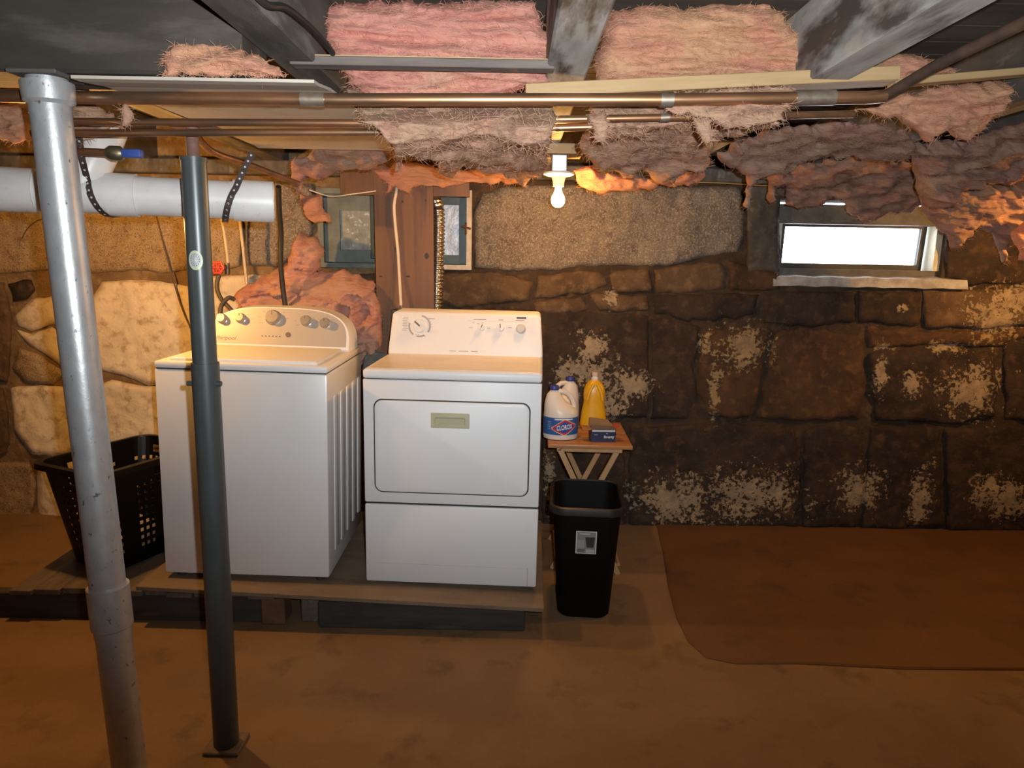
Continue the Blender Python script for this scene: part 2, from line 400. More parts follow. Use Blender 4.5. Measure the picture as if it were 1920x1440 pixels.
# sash leaning inwards at its top
sw, sh = hw - .05, .265
sb = MB().box(-sw, sw, 0, .03, 0, .03).box(-sw, sw, 0, .03, sh - .03, sh).box(-sw, -sw + .03, 0, .03, .03, sh - .03).box(sw - .03, sw, 0, .03, .03, sh - .03)
sash = sb.build('sash', M('dark_grey_sash', (.06, .056, .05), (.04, .038, .034), 14, .6), w1); sash.location = (0, .14, .045); sash.rotation_euler = (math.radians(4), 0, 0)
MB().box(-sw + .03, sw - .03, .013, .017, .03, sh - .03).build('pane', glass, sash)
mbs = MB(); prof = [(-.03, -.05), (-.012, .0), (.06, .012), (.24, .02), (.24, -.06), (.05, -.06)]
sillm = M('flaking_white_sill', (.44, .44, .43), (.26, .25, .235), 16, .8, bmp=.8, bscale=30)
mbs.loft([[(xx, yy, zz + .0025 * math.sin(xx * 31) + .0015 * math.sin(xx * 83)) for yy, zz in prof] for xx in np.linspace(-hw - .015, hw + .13, 24)])
mbs.build('window_sill', sillm, w1)
x0, x1, z0, z1 = hB
w2 = struct(thing('window_2', 'pair of dim dark green window sashes behind the wooden plank', None, ((x0 + x1) / 2, WY, z0)))
hw, hh = (x1 - x0) / 2, z1 - z0
frost = M('clouded_old_glass', (.34, .38, .35), (.20, .22, .20), 22, .25, lo=.3, hi=.7, c3=(.62, .64, .62), s3=40, lo3=.58, hi3=.68, spec=.8)
foil = M('crinkled_foil_board', (.42, .43, .45), (.26, .265, .28), 14, .42, metal=.6, bmp=.7, bscale=26)
green2 = M('grey_green_paint', (.16, .19, .17), (.10, .125, .115), 10, .6)
MB().box(-hw, -hw + .03, .02, .2, 0, hh).box(-hw, hw - .028, .0, .2, hh - .03, hh).box(-hw, 0, .0, .2, 0, .025).build('frame', green2, w2); MB().box(hw - .028, hw, -.02, .2, 0, hh).build('side_trim', wwhite, w2); MB().box(0, hw - .028, -.02, .2, 0, .025).build('sill_trim', wwhite, w2)
def sashbox(a, c, t, st, nm, fm_, pm_):
    mb = MB().box(a, a + st, .05, .09, .03, hh - .03).box(c - st, c, .05, .09, .03, hh - .03).box(a + st, c - st, .05, .09, .03, .03 + t).box(a + st, c - st, .05, .09, hh - .03 - st, hh - .03)
    s_ = mb.build('sash', fm_, w2); MB().box(a + st, c - st, .066, .074, .03 + t, hh - .03 - st).build('pane', pm_, s_)
    return s_
sA = sashbox(-hw + .03, .09, .07, .085, 'a', green2, frost)
MB().rbox(-.14, -.115, .03, .055, .05, hh - .03, .004, 1).build('glazing_bar', wgreen, sA)
sashbox(.10, hw - .03, .05, .045, 'b', wgreen, foil)
MB().box(-hw, hw, .2, .22, 0, hh).build('backing_board', green2, w2)
MB().tube([(hw - .005, -.02, hh * .52), (hw - .055, -.028, hh * .55)], .006, 8).tube([(hw - .03, -.024, hh * .45), (hw - .03, -.026, hh * .6)], .005, 8).build('latch', M('rusty_iron', (.16, .07, .035), (.07, .035, .02), 30, .8), w2)
# ------------------------------------------------------------------ fibreglass insulation
def wool(name, c1, c2, c3, trans=.22):
    mt, nt, b = nodes_of(name); co = coords(nt, True)
    col = mixc(nt, noise_fac(nt, co, 5, 6, .35, .65, dist=.6), c1, c2)
    col = mixc(nt, noise_fac(nt, co, 9, 8, .5, .68, stretch=(.6, 1, 2.2), rough=.7), col, c3)
    nt.nodes.remove(b)
    df = N(nt, 'ShaderNodeBsdfDiffuse'); tr = N(nt, 'ShaderNodeBsdfTranslucent'); mx = N(nt, 'ShaderNodeMixShader'); mx.inputs[0].default_value = trans
    L(nt, col, df.inputs[0]); L(nt, col, tr.inputs[0]); L(nt, df.outputs[0], mx.inputs[1]); L(nt, tr.outputs[0], mx.inputs[2])
    h = math_n(nt, 'ADD', noise_fac(nt, co, 26, 9, 0, 1, stretch=(.35, 1, 1.5), rough=.75, dist=1.2), math_n(nt, 'MULTIPLY', noise_fac(nt, co, 110, 4, 0, 1, stretch=(.3, 1, 1.3), dist=1.5), .35))
    bp = N(nt, 'ShaderNodeBump'); bp.inputs['Strength'].default_value = .7; bp.inputs['Distance'].default_value = .03
    L(nt, h, bp.inputs['Height']); L(nt, bp.outputs[0], df.inputs['Normal']); L(nt, bp.outputs[0], tr.inputs['Normal'])
    L(nt, mx.outputs[0], nt.nodes['Material Output'].inputs[0])
    return mt
WO_A = wool('clean_pink_wool', (.86, .385, .315), (.87, .48, .345), (.76, .31, .265), .07)
WO_B = wool('peach_pink_wool', (.80, .385, .265), (.80, .47, .275), (.66, .30, .22), .07)
WO_C = wool('dusty_pink_wool', (.66, .38, .275), (.62, .42, .275), (.42, .245, .175), .12)
WO_D = wool('dirty_mauve_wool', (.50, .28, .235), (.50, .34, .24), (.30, .18, .14))
WO_E = wool('orange_pink_wool', (.72, .36, .27), (.68, .40, .25), (.50, .22, .17), .3)
WO_F = wool('rosy_wool', (.76, .40, .34), (.72, .46, .32), (.52, .24, .20), .2)
def batt(poly, ys, thick, mat, label, seed, amp=.03, edge=22, step=3.2, ragamp=9, sx=3.0, sz=9.0, group='pink insulation hanging from the joists', name='insulation_batt', fuzz=.55):
    pl = rag(poly, ragamp, 9, seed); pts, d, q = sheet(pl, step)
    pr = np.sqrt(np.clip(1 - (1 - np.minimum(d / edge, 1)) ** 2, 0, 1))
    yk = [a for a, _ in ys]; yv = [b_ for _, b_ in ys]; Yv = np.interp(pts[:, 1], yk, yv)
    nrm = Vector((0, -.93, -.36)); fr, bk = [], []
    for (x, y_), k, yy in zip(pts, pr, Yv):
        b_ = P(x, y_, yy); s_ = seed * 5.3
        n1 = noise.fractal((b_.x * sx + s_, b_.y * 2, b_.z * sz), .9, 2.1, 4)
        n2 = abs(noise.noise((b_.x * sx * 2.2 + s_, b_.y * 5, b_.z * sz * 2.4 + 2)))
        n3 = noise.fractal((b_.x * 20 + s_, b_.y * 20, b_.z * 62), .7, 2.2, 3)
        hgt = 1.25 * amp * (n1 - 1.6 * n2 + .35) + .4 * amp * n3
        fr.append(b_ + nrm * (thick * .5 * k + hgt * k)); bk.append(b_ - nrm * thick * .5 * k)
    nv = len(pts); mapb = np.where(d <= 0, np.arange(nv), np.arange(nv) + nv)
    faces = q.tolist() + mapb[q][:, ::-1].tolist()
    faces = [tuple(dict.fromkeys(f)) for f in faces]; faces = [f for f in faces if len(f) > 2]
    me = bpy.data.meshes.new(name); me.from_pydata(fr + bk, [], faces)
    bm = bmesh.new(); bm.from_mesh(me)
    bmesh.ops.delete(bm, geom=[v for v in bm.verts if not v.link_faces], context='VERTS')
    bmesh.ops.remove_doubles(bm, verts=bm.verts[:], dist=1e-5)
    bmesh.ops.recalc_face_normals(bm, faces=bm.faces[:]); bm.to_mesh(me); bm.free()
    me.materials.append(mat)
    for p in me.polygons: p.use_smooth = True
    o = bpy.data.objects.new(name, me); C.objects.link(o)
    if label: tag(o, label, 'insulation', group)
    rnd = random.Random(int(seed * 17)); fv, ff = [], []
    inn = [i for i in range(nv)]
    for _ in range(int(nv * fuzz)):
        i = rnd.choice(inn); p = fr[i]; up = .25 + .75 * (1 - pr[i])
        dv = Vector((rnd.gauss(0, 1.0), rnd.gauss(0, .25), rnd.gauss(0, .45))).normalized(); l_ = rnd.uniform(.008, .032) * (.7 + .3 * pr[i])
        q1 = p + dv * l_ * .5 + nrm * rnd.uniform(.0, .004); q2 = p + dv * l_ + nrm * rnd.uniform(-.004, .006) + Vector((0, 0, -rnd.uniform(0, .012) * (1 - pr[i])))
        wv = dv.cross(Vector((0, 1, 0))).normalized() * .0005; k0 = len(fv)
        fv += [p - wv, p + wv, q1 - wv, q1 + wv, q2 - wv * .4, q2 + wv * .4]; ff += [(k0, k0+1, k0+3, k0+2), (k0+2, k0+3, k0+5, k0+4)]
    mf = bpy.data.meshes.new('loose_fibres'); mf.from_pydata(fv, [], ff); mf.materials.append(mat)
    fo_ = bpy.data.objects.new('loose_fibres', mf); C.objects.link(fo_); fo_.parent = o; fo_['kind'] = 'stuff'
    return o
K = 'fallen pink insulation behind the washer'
batt([(612,10),(700,2),(800,6),(920,2),(1000,3),(1014,38),(1030,62),(1034,112),(1030,150),(1012,164),(960,170),(925,184),(880,194),(845,198),(790,190),(750,190),(700,178),(664,160),(645,135),(625,102),(612,60)],
     [(0, 2.13), (110, 2.12), (200, 2.17)], .15, WO_A, 'clean bright pink batt face behind the short grey board', 1, amp=.03, edge=30, sx=2.2, sz=12)
batt([(1116,150),(1118,100),(1130,50),(1150,20),(1210,8),(1280,16),(1330,6),(1440,4),(1464,26),(1482,56),(1504,62),(1502,140),(1400,150),(1250,158)],
     [(0, 2.16), (150, 2.2)], .14, WO_B, 'peach pink batt face above the long pine strip', 2, amp=.03, edge=30, sx=2.2, sz=12)
batt([(650,165),(700,178),(780,186),(900,196),(1034,185),(1040,225),(1034,262),(1028,300),(1008,334),(985,344),(962,338),(940,326),(900,320),(872,308),(850,334),(828,326),(822,298),(790,292),(768,286),(750,298),(742,272),(722,246),(690,230),(664,196)],
     [(165, 2.03), (198, 2.0), (222, 1.86), (255, 1.86), (300, 2.3), (345, 3.05)], .08, WO_C, 'dusty torn insulation sagging left of the lit bulb', 3, amp=.05, edge=16, sx=4, sz=7)
batt([(732,268),(750,272),(752,300),(747,322),(742,318),(740,292)], [(260, 2.5), (325, 2.6)], .03, WO_C, 'thin dusty wisp of insulation dangling above the wooden plank', 31, amp=.008, edge=6)
batt([(1100,180),(1200,172),(1320,166),(1440,168),(1480,190),(1450,232),(1400,246),(1350,262),(1338,276),(1326,262),(1332,300),(1312,320),(1284,318),(1262,342),(1232,336),(1206,320),(1172,332),(1150,318),(1128,316),(1104,300),(1086,276),(1092,250),(1104,222)],
     [(165, 2.12), (222, 2.05), (280, 2.5), (345, 3.05)], .09, WO_C, 'dusty torn insulation sagging right of the lit bulb', 4, amp=.05, edge=16, sx=4, sz=7)
batt([(1104,212),(1135,204),(1140,240),(1134,270),(1122,262),(1112,240)], [(200, 1.89), (270, 1.9)], .04, WO_C, 'small grey pink flap draped over the copper pipes near the bulb', 41, amp=.02, edge=9)
batt([(1244,182),(1290,174),(1400,166),(1480,164),(1494,182),(1490,202),(1468,212),(1470,226),(1436,232),(1400,236),(1362,242),(1330,226),(1290,214),(1250,204)],
     [(160, 1.90), (190, 1.84), (240, 1.84)], .06, WO_C, 'lumpy dusty insulation lying over the copper pipe under the pine strip', 5, amp=.035, edge=12)
batt([(1300,216),(1330,222),(1336,262),(1322,272),(1312,250),(1302,232)], [(210, 1.88), (275, 1.88)], .04, WO_C, 'short tongue of insulation drooping under the pipes right of the bulb', 51, amp=.01, edge=9)
batt([(1346,288),(1380,268),(1440,246),(1500,236),(1560,226),(1640,232),(1690,246),(1722,276),(1690,300),(1640,300),(1590,294),(1540,296),(1502,306),(1480,326),(1430,328),(1412,345),(1404,392),(1396,388),(1398,330),(1376,312),(1348,306)],
     [(220, 2.45), (300, 2.85), (400, 3.0)], .09, WO_D, 'brownish torn insulation strip with a long thin drip above the daylight window', 6, amp=.045, edge=14)
batt([(1436,330),(1480,316),(1540,300),(1600,294),(1660,300),(1716,306),(1740,350),(1728,384),(1700,402),(1668,396),(1650,408),(1622,416),(1604,408),(1590,396),(1578,374),(1560,366),(1545,382),(1520,384),(1498,390),(1476,384),(1478,356),(1470,345),(1452,352),(1446,380),(1436,372)],
     [(290, 3.2), (350, 3.5), (420, 3.72)], .08, WO_D, 'dark mauve insulation curtain hanging in front of the daylight window top', 7, amp=.04, edge=12)
batt([(1590,208),(1640,192),(1700,176),(1780,160),(1880,152),(1884,186),(1856,226),(1822,250),(1796,264),(1768,238),(1742,264),(1712,244),(1686,222),(1640,216)],
     [(150, 2.30), (265, 2.42)], .09, WO_B, 'bright pink insulation flap hanging below the pale strip by the diagonal rod', 8, amp=.035, edge=16)
batt([(1640,128),(1662,104),(1700,98),(1740,112),(1790,130),(1790,152),(1660,160)], [(95, 2.2), (160, 2.22)], .07, WO_B, 'small peach tuft of insulation above the pale strip beside the right joist', 9, amp=.03, edge=14)
batt([(1704,270),(1760,262),(1830,256),(1930,228),(1940,330),(1890,346),(1850,340),(1800,352),(1775,378),(1756,392),(1738,384),(1722,352),(1710,312)],
     [(230, 2.6), (320, 2.9), (395, 3.05)], .10, WO_D, 'brown orange insulation mass at the right edge of the ceiling', 10, amp=.05, edge=16)
batt([(1722,360),(1780,352),(1850,346),(1940,340),(1940,420),(1902,426),(1888,450),(1880,494),(1872,470),(1860,432),(1832,424),(1806,448),(1782,468),(1774,440),(1748,420),(1728,396)],
     [(340, 3.25), (420, 3.4), (495, 3.42)], .07, WO_D, 'ragged orange lit insulation dangling at the right edge beside the window', 11, amp=.045, edge=12)
batt([(1898,446),(1915,420),(1945,410),(1945,490),(1910,488)], [(410, 3.3), (490, 3.3)], .07, WO_E, 'rounded tongue of insulation lowest at the right picture edge', 12, amp=.02, edge=14)
batt([(308,140),(312,104),(330,82),(400,84),(450,96),(500,112),(535,142),(420,142)], [(80, 1.715), (160, 1.715)], .045, WO_B, 'pink insulation stuffed between the dark beam and the left joist', 13, amp=.03, edge=16)
batt([(-30,140),(50,146),(62,200),(60,262),(30,268),(-30,252)], [(130, 2.2), (270, 2.3)], .10, WO_C, 'dusty pink insulation behind the silver column at the left edge', 14, amp=.04, edge=16)
batt([(118,152),(150,146),(164,160),(160,192),(178,200),(212,214),(206,240),(182,258),(150,268),(118,258)], [(140, 2.1), (200, 2.05), (270, 2.05)], .08, WO_C, 'crumpled tan insulation just right of the silver column top', 15, amp=.04, edge=14)
batt([(228,208),(240,170),(243,205),(252,214),(240,232),(228,238)], [(165, 1.81), (240, 1.83)], .02, WO_C, 'tiny pale tuft of wool snagged on the copper pipes', 16, amp=.006, edge=6)
batt([(545,304),(575,290),(610,262),(650,254),(715,254),(738,290),(704,318),(660,316),(622,326),(596,340),(580,332),(566,344),(562,372),(550,352)], [(250, 2.84), (285, 2.92), (375, 3.2)], .06, WO_D, 'pale pink strip of insulation above the dim window', 17, amp=.03, edge=10)
batt([(562,362),(596,368),(606,388),(622,416),(592,412),(572,402)], [(360, 3.45), (420, 3.5)], .06, WO_E, 'small orange scrap of insulation hanging beside the dim window', 18, amp=.02, edge=10)
batt([(700,318),(760,302),(820,312),(884,318),(1010,330),(960,345),(880,344),(850,348),(774,352),(768,364),(742,350),(722,366),(726,345)], [(300, 3.62), (365, 3.66)], .06, WO_E, 'orange insulation ribbon across the top of the wooden plank', 19, amp=.03, edge=9)
batt([(1075,318),(1100,312),(1130,322),(1180,330),(1250,335),(1320,318),(1325,335),(1290,345),(1200,355),(1120,360),(1090,345)], [(310, 3.3), (360, 3.45)], .05, WO_E, 'orange lit shreds of insulation tucked behind the bulb socket', 20, amp=.03, edge=8)
batt([(438,612),(442,545),(480,525),(530,506),(544,478),(560,436),(586,448),(606,470),(600,500),(590,512),(640,512),(700,528),(716,600),(712,650),(690,672),(660,700),(600,640),(520,620)], [(430, 3.72), (700, 3.64)], .22, WO_F, 'big heap of fallen pink insulation behind the washer', 21, amp=.07, edge=26, sx=5, sz=6, group=None)
# ------------------------------------------------------------------ boards, pipes and lamps under the joists
def plank_px(name, a, b, Y, hgt, dep, mat, label, cat='board'):
    p, q = P(*a, Y), P(*b, Y); d = (q - p); l = d.length
    o = MB().rbox(0, l, 0, dep, -hgt, 0, .002, 1).build(name, mat)
    o.location = p; o.rotation_euler = (0, -math.atan2(d.z, d.x), math.atan2(d.y, d.x))
    return tag(o, label, cat)
grb = M('grey_weathered_board', (.20, .165, .145), (.13, .105, .095), 8, .8, stretch=(.4, 3, 3))
pine = M('pale_pine', (.50, .345, .175), (.41, .27, .125), 7, .6, stretch=(.35, 4, 4), c3=(.60, .47, .28), s3=9, lo3=.6, hi3=.72, bmp=.15)
bd = plank_px('support_strip', (542, 103), (1040, 112), 1.95, .022, .05, grb, 'short dark grey board crossing the clean pink batt')
MB().box(0, (P(1040, 112, 1.95) - P(542, 103, 1.95)).length, .0, .05, .0, .0025).build('cut_edge', pine, bd)
plank_px('pine_strip', (985, 156), (1690, 122), 2.03, .036, .09, pine, 'long pale pine strip nailed under the joists above the copper pipe')
plank_px('pine_strip', (1680, 146), (1960, 122), 2.14, .02, .05, pine, 'thin pale wooden strip at the right behind the diagonal rod')
# light fibreboard panel nailed up under the left bay
pan = MB(); rows = []
for yy, zc in ((1.655, 1.930), (1.69, 1.931), (1.79, 1.943), (1.9, 1.946), (2.3, 1.95), (2.72, 1.95), (2.76, 1.946)):
    rows.append((yy, zc))
rg = []
for i, xx in enumerate(np.linspace(-1.0, -.455, 9)):
    rg.append([(xx + .02 * (yy - 1.7), yy, zz) for yy, zz in rows] + [(xx + .02 * (yy - 1.7), yy, zz + .007) for yy, zz in rows[::-1]])
pan.loft(rg)
tag(pan.build('fibreboard_panel', M('light_grey_fibreboard', (.46, .41, .35), (.38, .335, .285), 4, .8, c3=(.30, .26, .22), s3=11, lo3=.6, hi3=.72), smooth=False), 'light grey fibreboard sheet nailed under the left joist bay above the pipes', 'panel')
cop = M('dull_copper', (.52, .27, .14), (.36, .19, .10), 12, .36, metal=.85, stretch=(.5, 3, 3), c3=(.24, .155, .10), s3=7, lo3=.5, hi3=.68)
copd = M('dark_copper', (.30, .16, .08), (.20, .11, .06), 12, .45, metal=.7, stretch=(.5, 3, 3))
sold = M('solder_joint', (.42, .37, .31), (.30, .22, .15), 30, .4, metal=.8)
def pipe(name, pts, r, mat, label, cat='pipe', joints=(), jm_=None, n=14):
    t = thing(name, label, cat, pts[0]); o0 = Vector(pts[0])
    MB().tube([Vector(p) - o0 for p in pts], r, n).build('tube', mat, t, True)
    for a, b_ in joints:
        MB().tube([Vector(a) - o0, Vector(b_) - o0], r * 1.18, n).build('coupling', jm_ or sold, t, True)
    return t
YB = 1.815
pipe('copper_pipe', [P(-60, 178, YB), P(150, 183, YB), P(640, 187, YB), P(1240, 187, YB), P(1625, 183, YB), P(1660, 180, YB)], .0155, cop, 'thick copper pipe running along under the boards and batts',
     joints=[(P(1238, 187, YB), P(1262, 187, YB)), (P(1490, 184, YB), P(1565, 183, YB)), (P(565, 186, YB), P(610, 187, YB))])
pipe('copper_pipe', [P(120, 228, 1.91), P(700, 231, 1.91), P(1040, 224, 1.91), P(1500, 216, 1.91), P(1600, 214, 1.95)], .0095, cop, 'upper of the two thin copper pipes below the thick one',
     joints=[(P(1238, 221, 1.91), P(1255, 220, 1.91))])
pipe('copper_pipe', [P(60, 250, 1.915), P(300, 249, 1.915), P(720, 248, 1.915), P(1040, 240, 1.915), P(1110, 238, 1.915)], .0095, cop, 'lower of the two thin copper pipes, ending right of the bulb')
pipe('copper_pipe', [P(1250, 262, 2.9), P(1700, 262, 2.9)], .010, copd, 'dull dark pipe peeking out among torn insulation right of the bulb')
rodm = M('rusty_dark_rod', (.12, .075, .05), (.06, .04, .03), 16, .6, metal=.4)
pipe('iron_rod', [P(1652, 184, 1.84), P(1760, 120, 1.66), P(1990, 8, 1.36)], .013, rodm, 'dark diagonal iron pipe climbing towards the right picture edge', joints=[(P(1630, 184, 1.85), P(1660, 180, 1.83))])
# PVC drain
pvc = M('white_pvc', (.70, .69, .67), (.58, .57, .56), 6, .38, c3=(.42, .40, .38), s3=22, lo3=.66, hi3=.76)
A, Bq = P(-60, 352, 2.02), P(512, 379, 2.24)
dr = thing('drain_pipe', 'white plastic drain pipe slung across behind both columns', 'pipe', A); ax = (Bq - A)
def dp(t): return ax * t
MB().tube([dp(-1.05), dp(1)], .057, 28).build('tube', pvc, dr, True)
for a, b_ in ((-.02, .21), (.435, .53), (.86, 1.003)):
    MB().tube([dp(a), dp(b_)], .0625, 28).build('coupling', pvc, dr, True)
wq = [P(150, 350, 2.10) - A, P(163, 325, 2.10) - A, P(182, 285, 2.12) - A, P(196, 252, 2.14) - A, P(202, 236, 2.15) - A]; MB().tube(wq, .056, 24).build('branch', pvc, dr, True)
MB().tube([dp(1.0), dp(1.006)], .052, 28).build('end_cap', M('pvc_cap', (.62, .60, .57)), dr)
prn = M('faded_grey_print', (.30, .27, .27), rough=.6)
nax = ax.normalized()
mbp = MB(); rnd = random.Random(3)
u_ = -.12
while u_ < .12:
    l_ = rnd.uniform(.004, .014); a0 = .62; hh_ = rnd.uniform(.05, .09)
    mbp.add([dp(.70) + nax * uu + Vector((0, -math.cos(aa), math.sin(aa))) * .0574 for uu, aa in ((u_, a0), (u_ + l_, a0), (u_ + l_, a0 + hh_), (u_, a0 + hh_))], [(0, 1, 2, 3)])
    u_ += l_ + rnd.uniform(.003, .008)
mbp.build('faded_print', prn, dr)['kind'] = 'stuff'
strm = M('perforated_strap_steel', (.10, .075, .07), (.06, .045, .04), 25, .55, metal=.5)
hol = M('strap_hole_light', (.55, .53, .5), rough=.6)
def strap(t, top, label, x0, x1):
    c = A + dp(t); s_ = thing('hanger_strap', label, 'strap', c, group='perforated straps holding the drain pipe')
    tp = Vector(top) - c
    arc_ = []
    for k in range(9):
        a = math.radians(30 - k * 17); arc_.append(Vector((x0 + (x1 - x0) * k / 8, -math.cos(a) * .066, math.sin(a) * .066)))
    pts = [tp, tp.lerp(arc_[0], .5) + Vector((0, -.006, 0))] + arc_
    rings = []
    for i, p in enumerate(pts):
        d = (pts[min(i+1, len(pts)-1)] - pts[max(i-1, 0)]).normalized(); u = Vector((1, 0, 0)); u = (u - d * u.dot(d)).normalized(); nn = d.cross(u)
        rings.append([p + u*.0095 + nn*.0008, p - u*.0095 + nn*.0008, p - u*.0095 - nn*.0008, p + u*.0095 - nn*.0008])
    MB().loft(rings).build('band', strm, s_)
    l = 0; mb = MB()
    for i in range(len(pts) - 1):
        d = pts[i+1] - pts[i]; k = max(1, round(d.length / .02)); dn = d.normalized(); u = (Vector((1, 0, 0)) - dn * dn.x).normalized(); nn = dn.cross(u)
        if nn.y > 0: nn = -nn
        for j in range(k):
            p = pts[i] + d * (j + .5) / k + nn * .0013
            mb.add([p + (u * math.cos(a) + dn * math.sin(a)) * .0032 for a in [2*math.pi*q/8 for q in range(8)]], [tuple(range(8))])
    mb.build('punched_holes', hol, s_)['kind'] = 'stuff'
strap(.435, P(148, 258, 2.0), 'dark perforated strap around the drain pipe next to the silver column', -.025, .012)
strap(.86, P(474, 286, 2.15), 'dark perforated strap slanting round the capped end of the drain pipe', .03, -.04)
# blue-handled stop valve
v = thing('stop_valve', 'brass stop valve with bright blue lever above the drain pipe', 'valve', P(125, 284, 1.99)); o0 = v.location.copy()
MB().tube([Vector(), P(208, 287, 1.97) - o0], .011, 12).build('inlet_pipe', copd, v, True)
MB().tube([P(200, 287, 1.97) - o0, P(208, 287, 1.97) - o0, P(226, 288, 1.97) - o0, P(232, 288, 1.97) - o0], [.013, .02, .02, .014], 12).build('body', M('tarnished_brass', (.26, .22, .13), (.15, .13, .09), 30, .45, metal=.8), v, True)
MB().rbox(-.022, .03, -.012, .012, -.011, .011, .004).build('lever', M('blue_vinyl_grip', (.03, .07, .28), rough=.5), v, True).location = P(246, 288, 1.97) - o0

def lamp(name, loc, wk, label, box=True):
    t = thing(name, label, 'lamp', loc)
    porc = M('white_porcelain', (.78, .76, .70), rough=.3)
    MB().lathe([(.03, .062), (.066, .06), (.068, .052), (.055, .046), (.032, .042), (.026, .02), (.024, .0)], 28).build('lamp_holder', porc, t, True)
    MB().rbox(-.034, .034, -.03, .03, .062, .135, .004).build('junction_box', M('galvanised_box', (.62, .64, .66), (.48, .5, .52), 20, .35, metal=.8), t)
    MB().tube([(0, -.031, .10), (0, -.034, .10)], .013, 14).build('knockout', M('box_knockout', (.7, .71, .73), rough=.35, metal=.7), t)
    em, nt, b_ = nodes_of('glowing_bulb_' + name); b_.inputs['Base Color'].default_value = (0, 0, 0, 1)
    b_.inputs['Emission Color'].default_value = (*WARM, 1); b_.inputs['Emission Strength'].default_value = wk / (math.pi * .0115)
    MB().lathe([(.014, .0), (.0145, -.014), (.019, -.028), (.027, -.042), (.0305, -.056), (.029, -.07), (.022, -.082), (.011, -.089), (.001, -.091)], 24).build('bulb', em, t, True)
    return t
lp = P(1047, 350, 3.22)
lamp('bare_bulb_lamp', lp, BULB_W['mid'], 'lit bare bulb in a white porcelain holder under the middle joist')
MB().box(-.1, .1, -.05, .12, .136, JZ - lp.z - .001).build('mount_board', pine, bpy.data.objects['bare_bulb_lamp'])
lamp('bare_bulb_lamp', (-1.78, 2.78, 1.79), BULB_W['left'], 'lit bare bulb hidden behind the drain pipe and silver column')
lamp('bare_bulb_lamp', (2.72, 3.05, 1.84), BULB_W['right'], 'lit bare bulb off to the right behind the orange glowing insulation')
for nme, lc in (('bare_bulb_lamp.001', (-1.78, 2.78, 1.79)), ('bare_bulb_lamp.002', (2.72, 3.05, 1.84))):
    MB().rbox(-.02, .02, -.02, .02, .135, CZ - lc[2] - .001, .003, 1).build('hanger_block', jdk, bpy.data.objects[nme])
# ------------------------------------------------------------------ columns
silv = M('aluminium_painted_steel', (.58, .59, .60), (.49, .50, .51), 30, .36, metal=.5, c3=(.16, .16, .16), s3=70, lo3=.63, hi3=.70, stretch=(1, 1, .7), bmp=.12, bscale=60)
cb, ct = P(243, 1440, 1.75), P(88, 150, 1.75)
dirc = (ct - cb).normalized(); cb = cb - dirc * (cb.z / dirc.z); ct = cb + dirc * ((BEAMZ - .001 - cb.z) / dirc.z)
col = thing('steel_column', 'silver painted steel column with a fat coupling, nearest at the left', 'column', cb)
lc = ct - cb; ln = lc.length; un = lc.normalized()
def on_px(py):                                   # distance along the column for an image row
    lo_, hi_ = 0.0, ln
    for _ in range(40):
        mid = (lo_ + hi_) / 2; q = cb + un * mid - Vector((0, 0, H)); v_ = q.dot(cr_d) / q.dot(FWD) * F + 720
        if v_ > py: lo_ = mid
        else: hi_ = mid
    return lo_
s1, s2 = on_px(1172), on_px(1095); s3 = on_px(215)
MB().tube([Vector(), un * ln], .0445, 32).build('tube', silv, col, True)
MB().tube([un * (s1 - .004), un * s1, un * (s2 - .004), un * s2], [.047, .052, .052, .047], 32).build('coupling', silv, col, True)
MB().tube([un * (s1 - .03), un * (s1 - .004)], .0462, 32).build('weld_ring', silv, col, True)
MB().tube([un * s3, un * (s3 + .02), un * (s3 + .028), un * (ln - .03), un * (ln - .022)], [.0455, .0455, .055, .057, .057], 32).build('cap_fitting', silv, col, True)
MB().rbox(-.058, .058, -.058, .058, ln - .012, ln - .002, .003, 1).build('top_plate', M('dark_plate', (.10, .09, .08), rough=.7), col).location = (un * ln - Vector((0, 0, ln)))
MB().rbox(-.056, .056, -.056, .056, 0, .012, .003, 1).build('base_plate', M('rusty_plate', (.22, .13, .08), (.12, .08, .06), 20, .8), col)

gry = M('grey_green_steel', (.078, .092, .094), (.062, .074, .075), 14, .36, metal=.25, c3=(.055, .06, .06), s3=20, lo3=.66, hi3=.74, stretch=(1, 1, .35))
gb = PZ(425, 1398, .0); gtp = P(363, 300, gb.y)
jp = thing('jack_post', 'slim dark grey adjustable jack post in front of the washer', 'column', gb)
d = gtp - gb; un2 = d.normalized(); L2 = d.length
def on2(py):
    lo_, hi_ = 0.0, L2
    for _ in range(40):
        mid = (lo_ + hi_) / 2; q = gb + un2 * mid - Vector((0, 0, H)); v_ = q.dot(cr_d) / q.dot(FWD) * F + 720
        if v_ > py: lo_ = mid
        else: hi_ = mid
    return lo_
m_ = on2(680)
MB().tube([un2 * .01, un2 * m_], .0385, 28).build('lower_tube', gry, jp, True)
MB().tube([un2 * (m_ - .1), un2 * L2], .0335, 28).build('upper_tube', gry, jp, True)
pz = on2(718); MB().tube([un2 * pz + Vector((-.05, -.01, 0)), un2 * pz + Vector((.048, -.01, 0))], .008, 10).build('locking_pin', M('dark_pin', (.05, .055, .055), rough=.5), jp, True)
MB().tube([un2 * (L2 - .004), un2 * (L2 + .006)], .036, 24).build('top_collar', gry, jp, True)
ru = M('rust_red_steel', (.20, .10, .07), (.12, .06, .045), 25, .75)
zt = (gb + un2 * on2(300)).z + .12
MB().tube([un2 * L2, un2 * ((zt - .03) / un2.z)], .017, 14).build('screw_rod', ru, jp, True)
MB().rbox(-.06, .06, -.01, .07, zt - .035, zt - .027, .002, 1).build('head_plate', ru, jp).location = (un2.x * zt, un2.y * zt, 0)
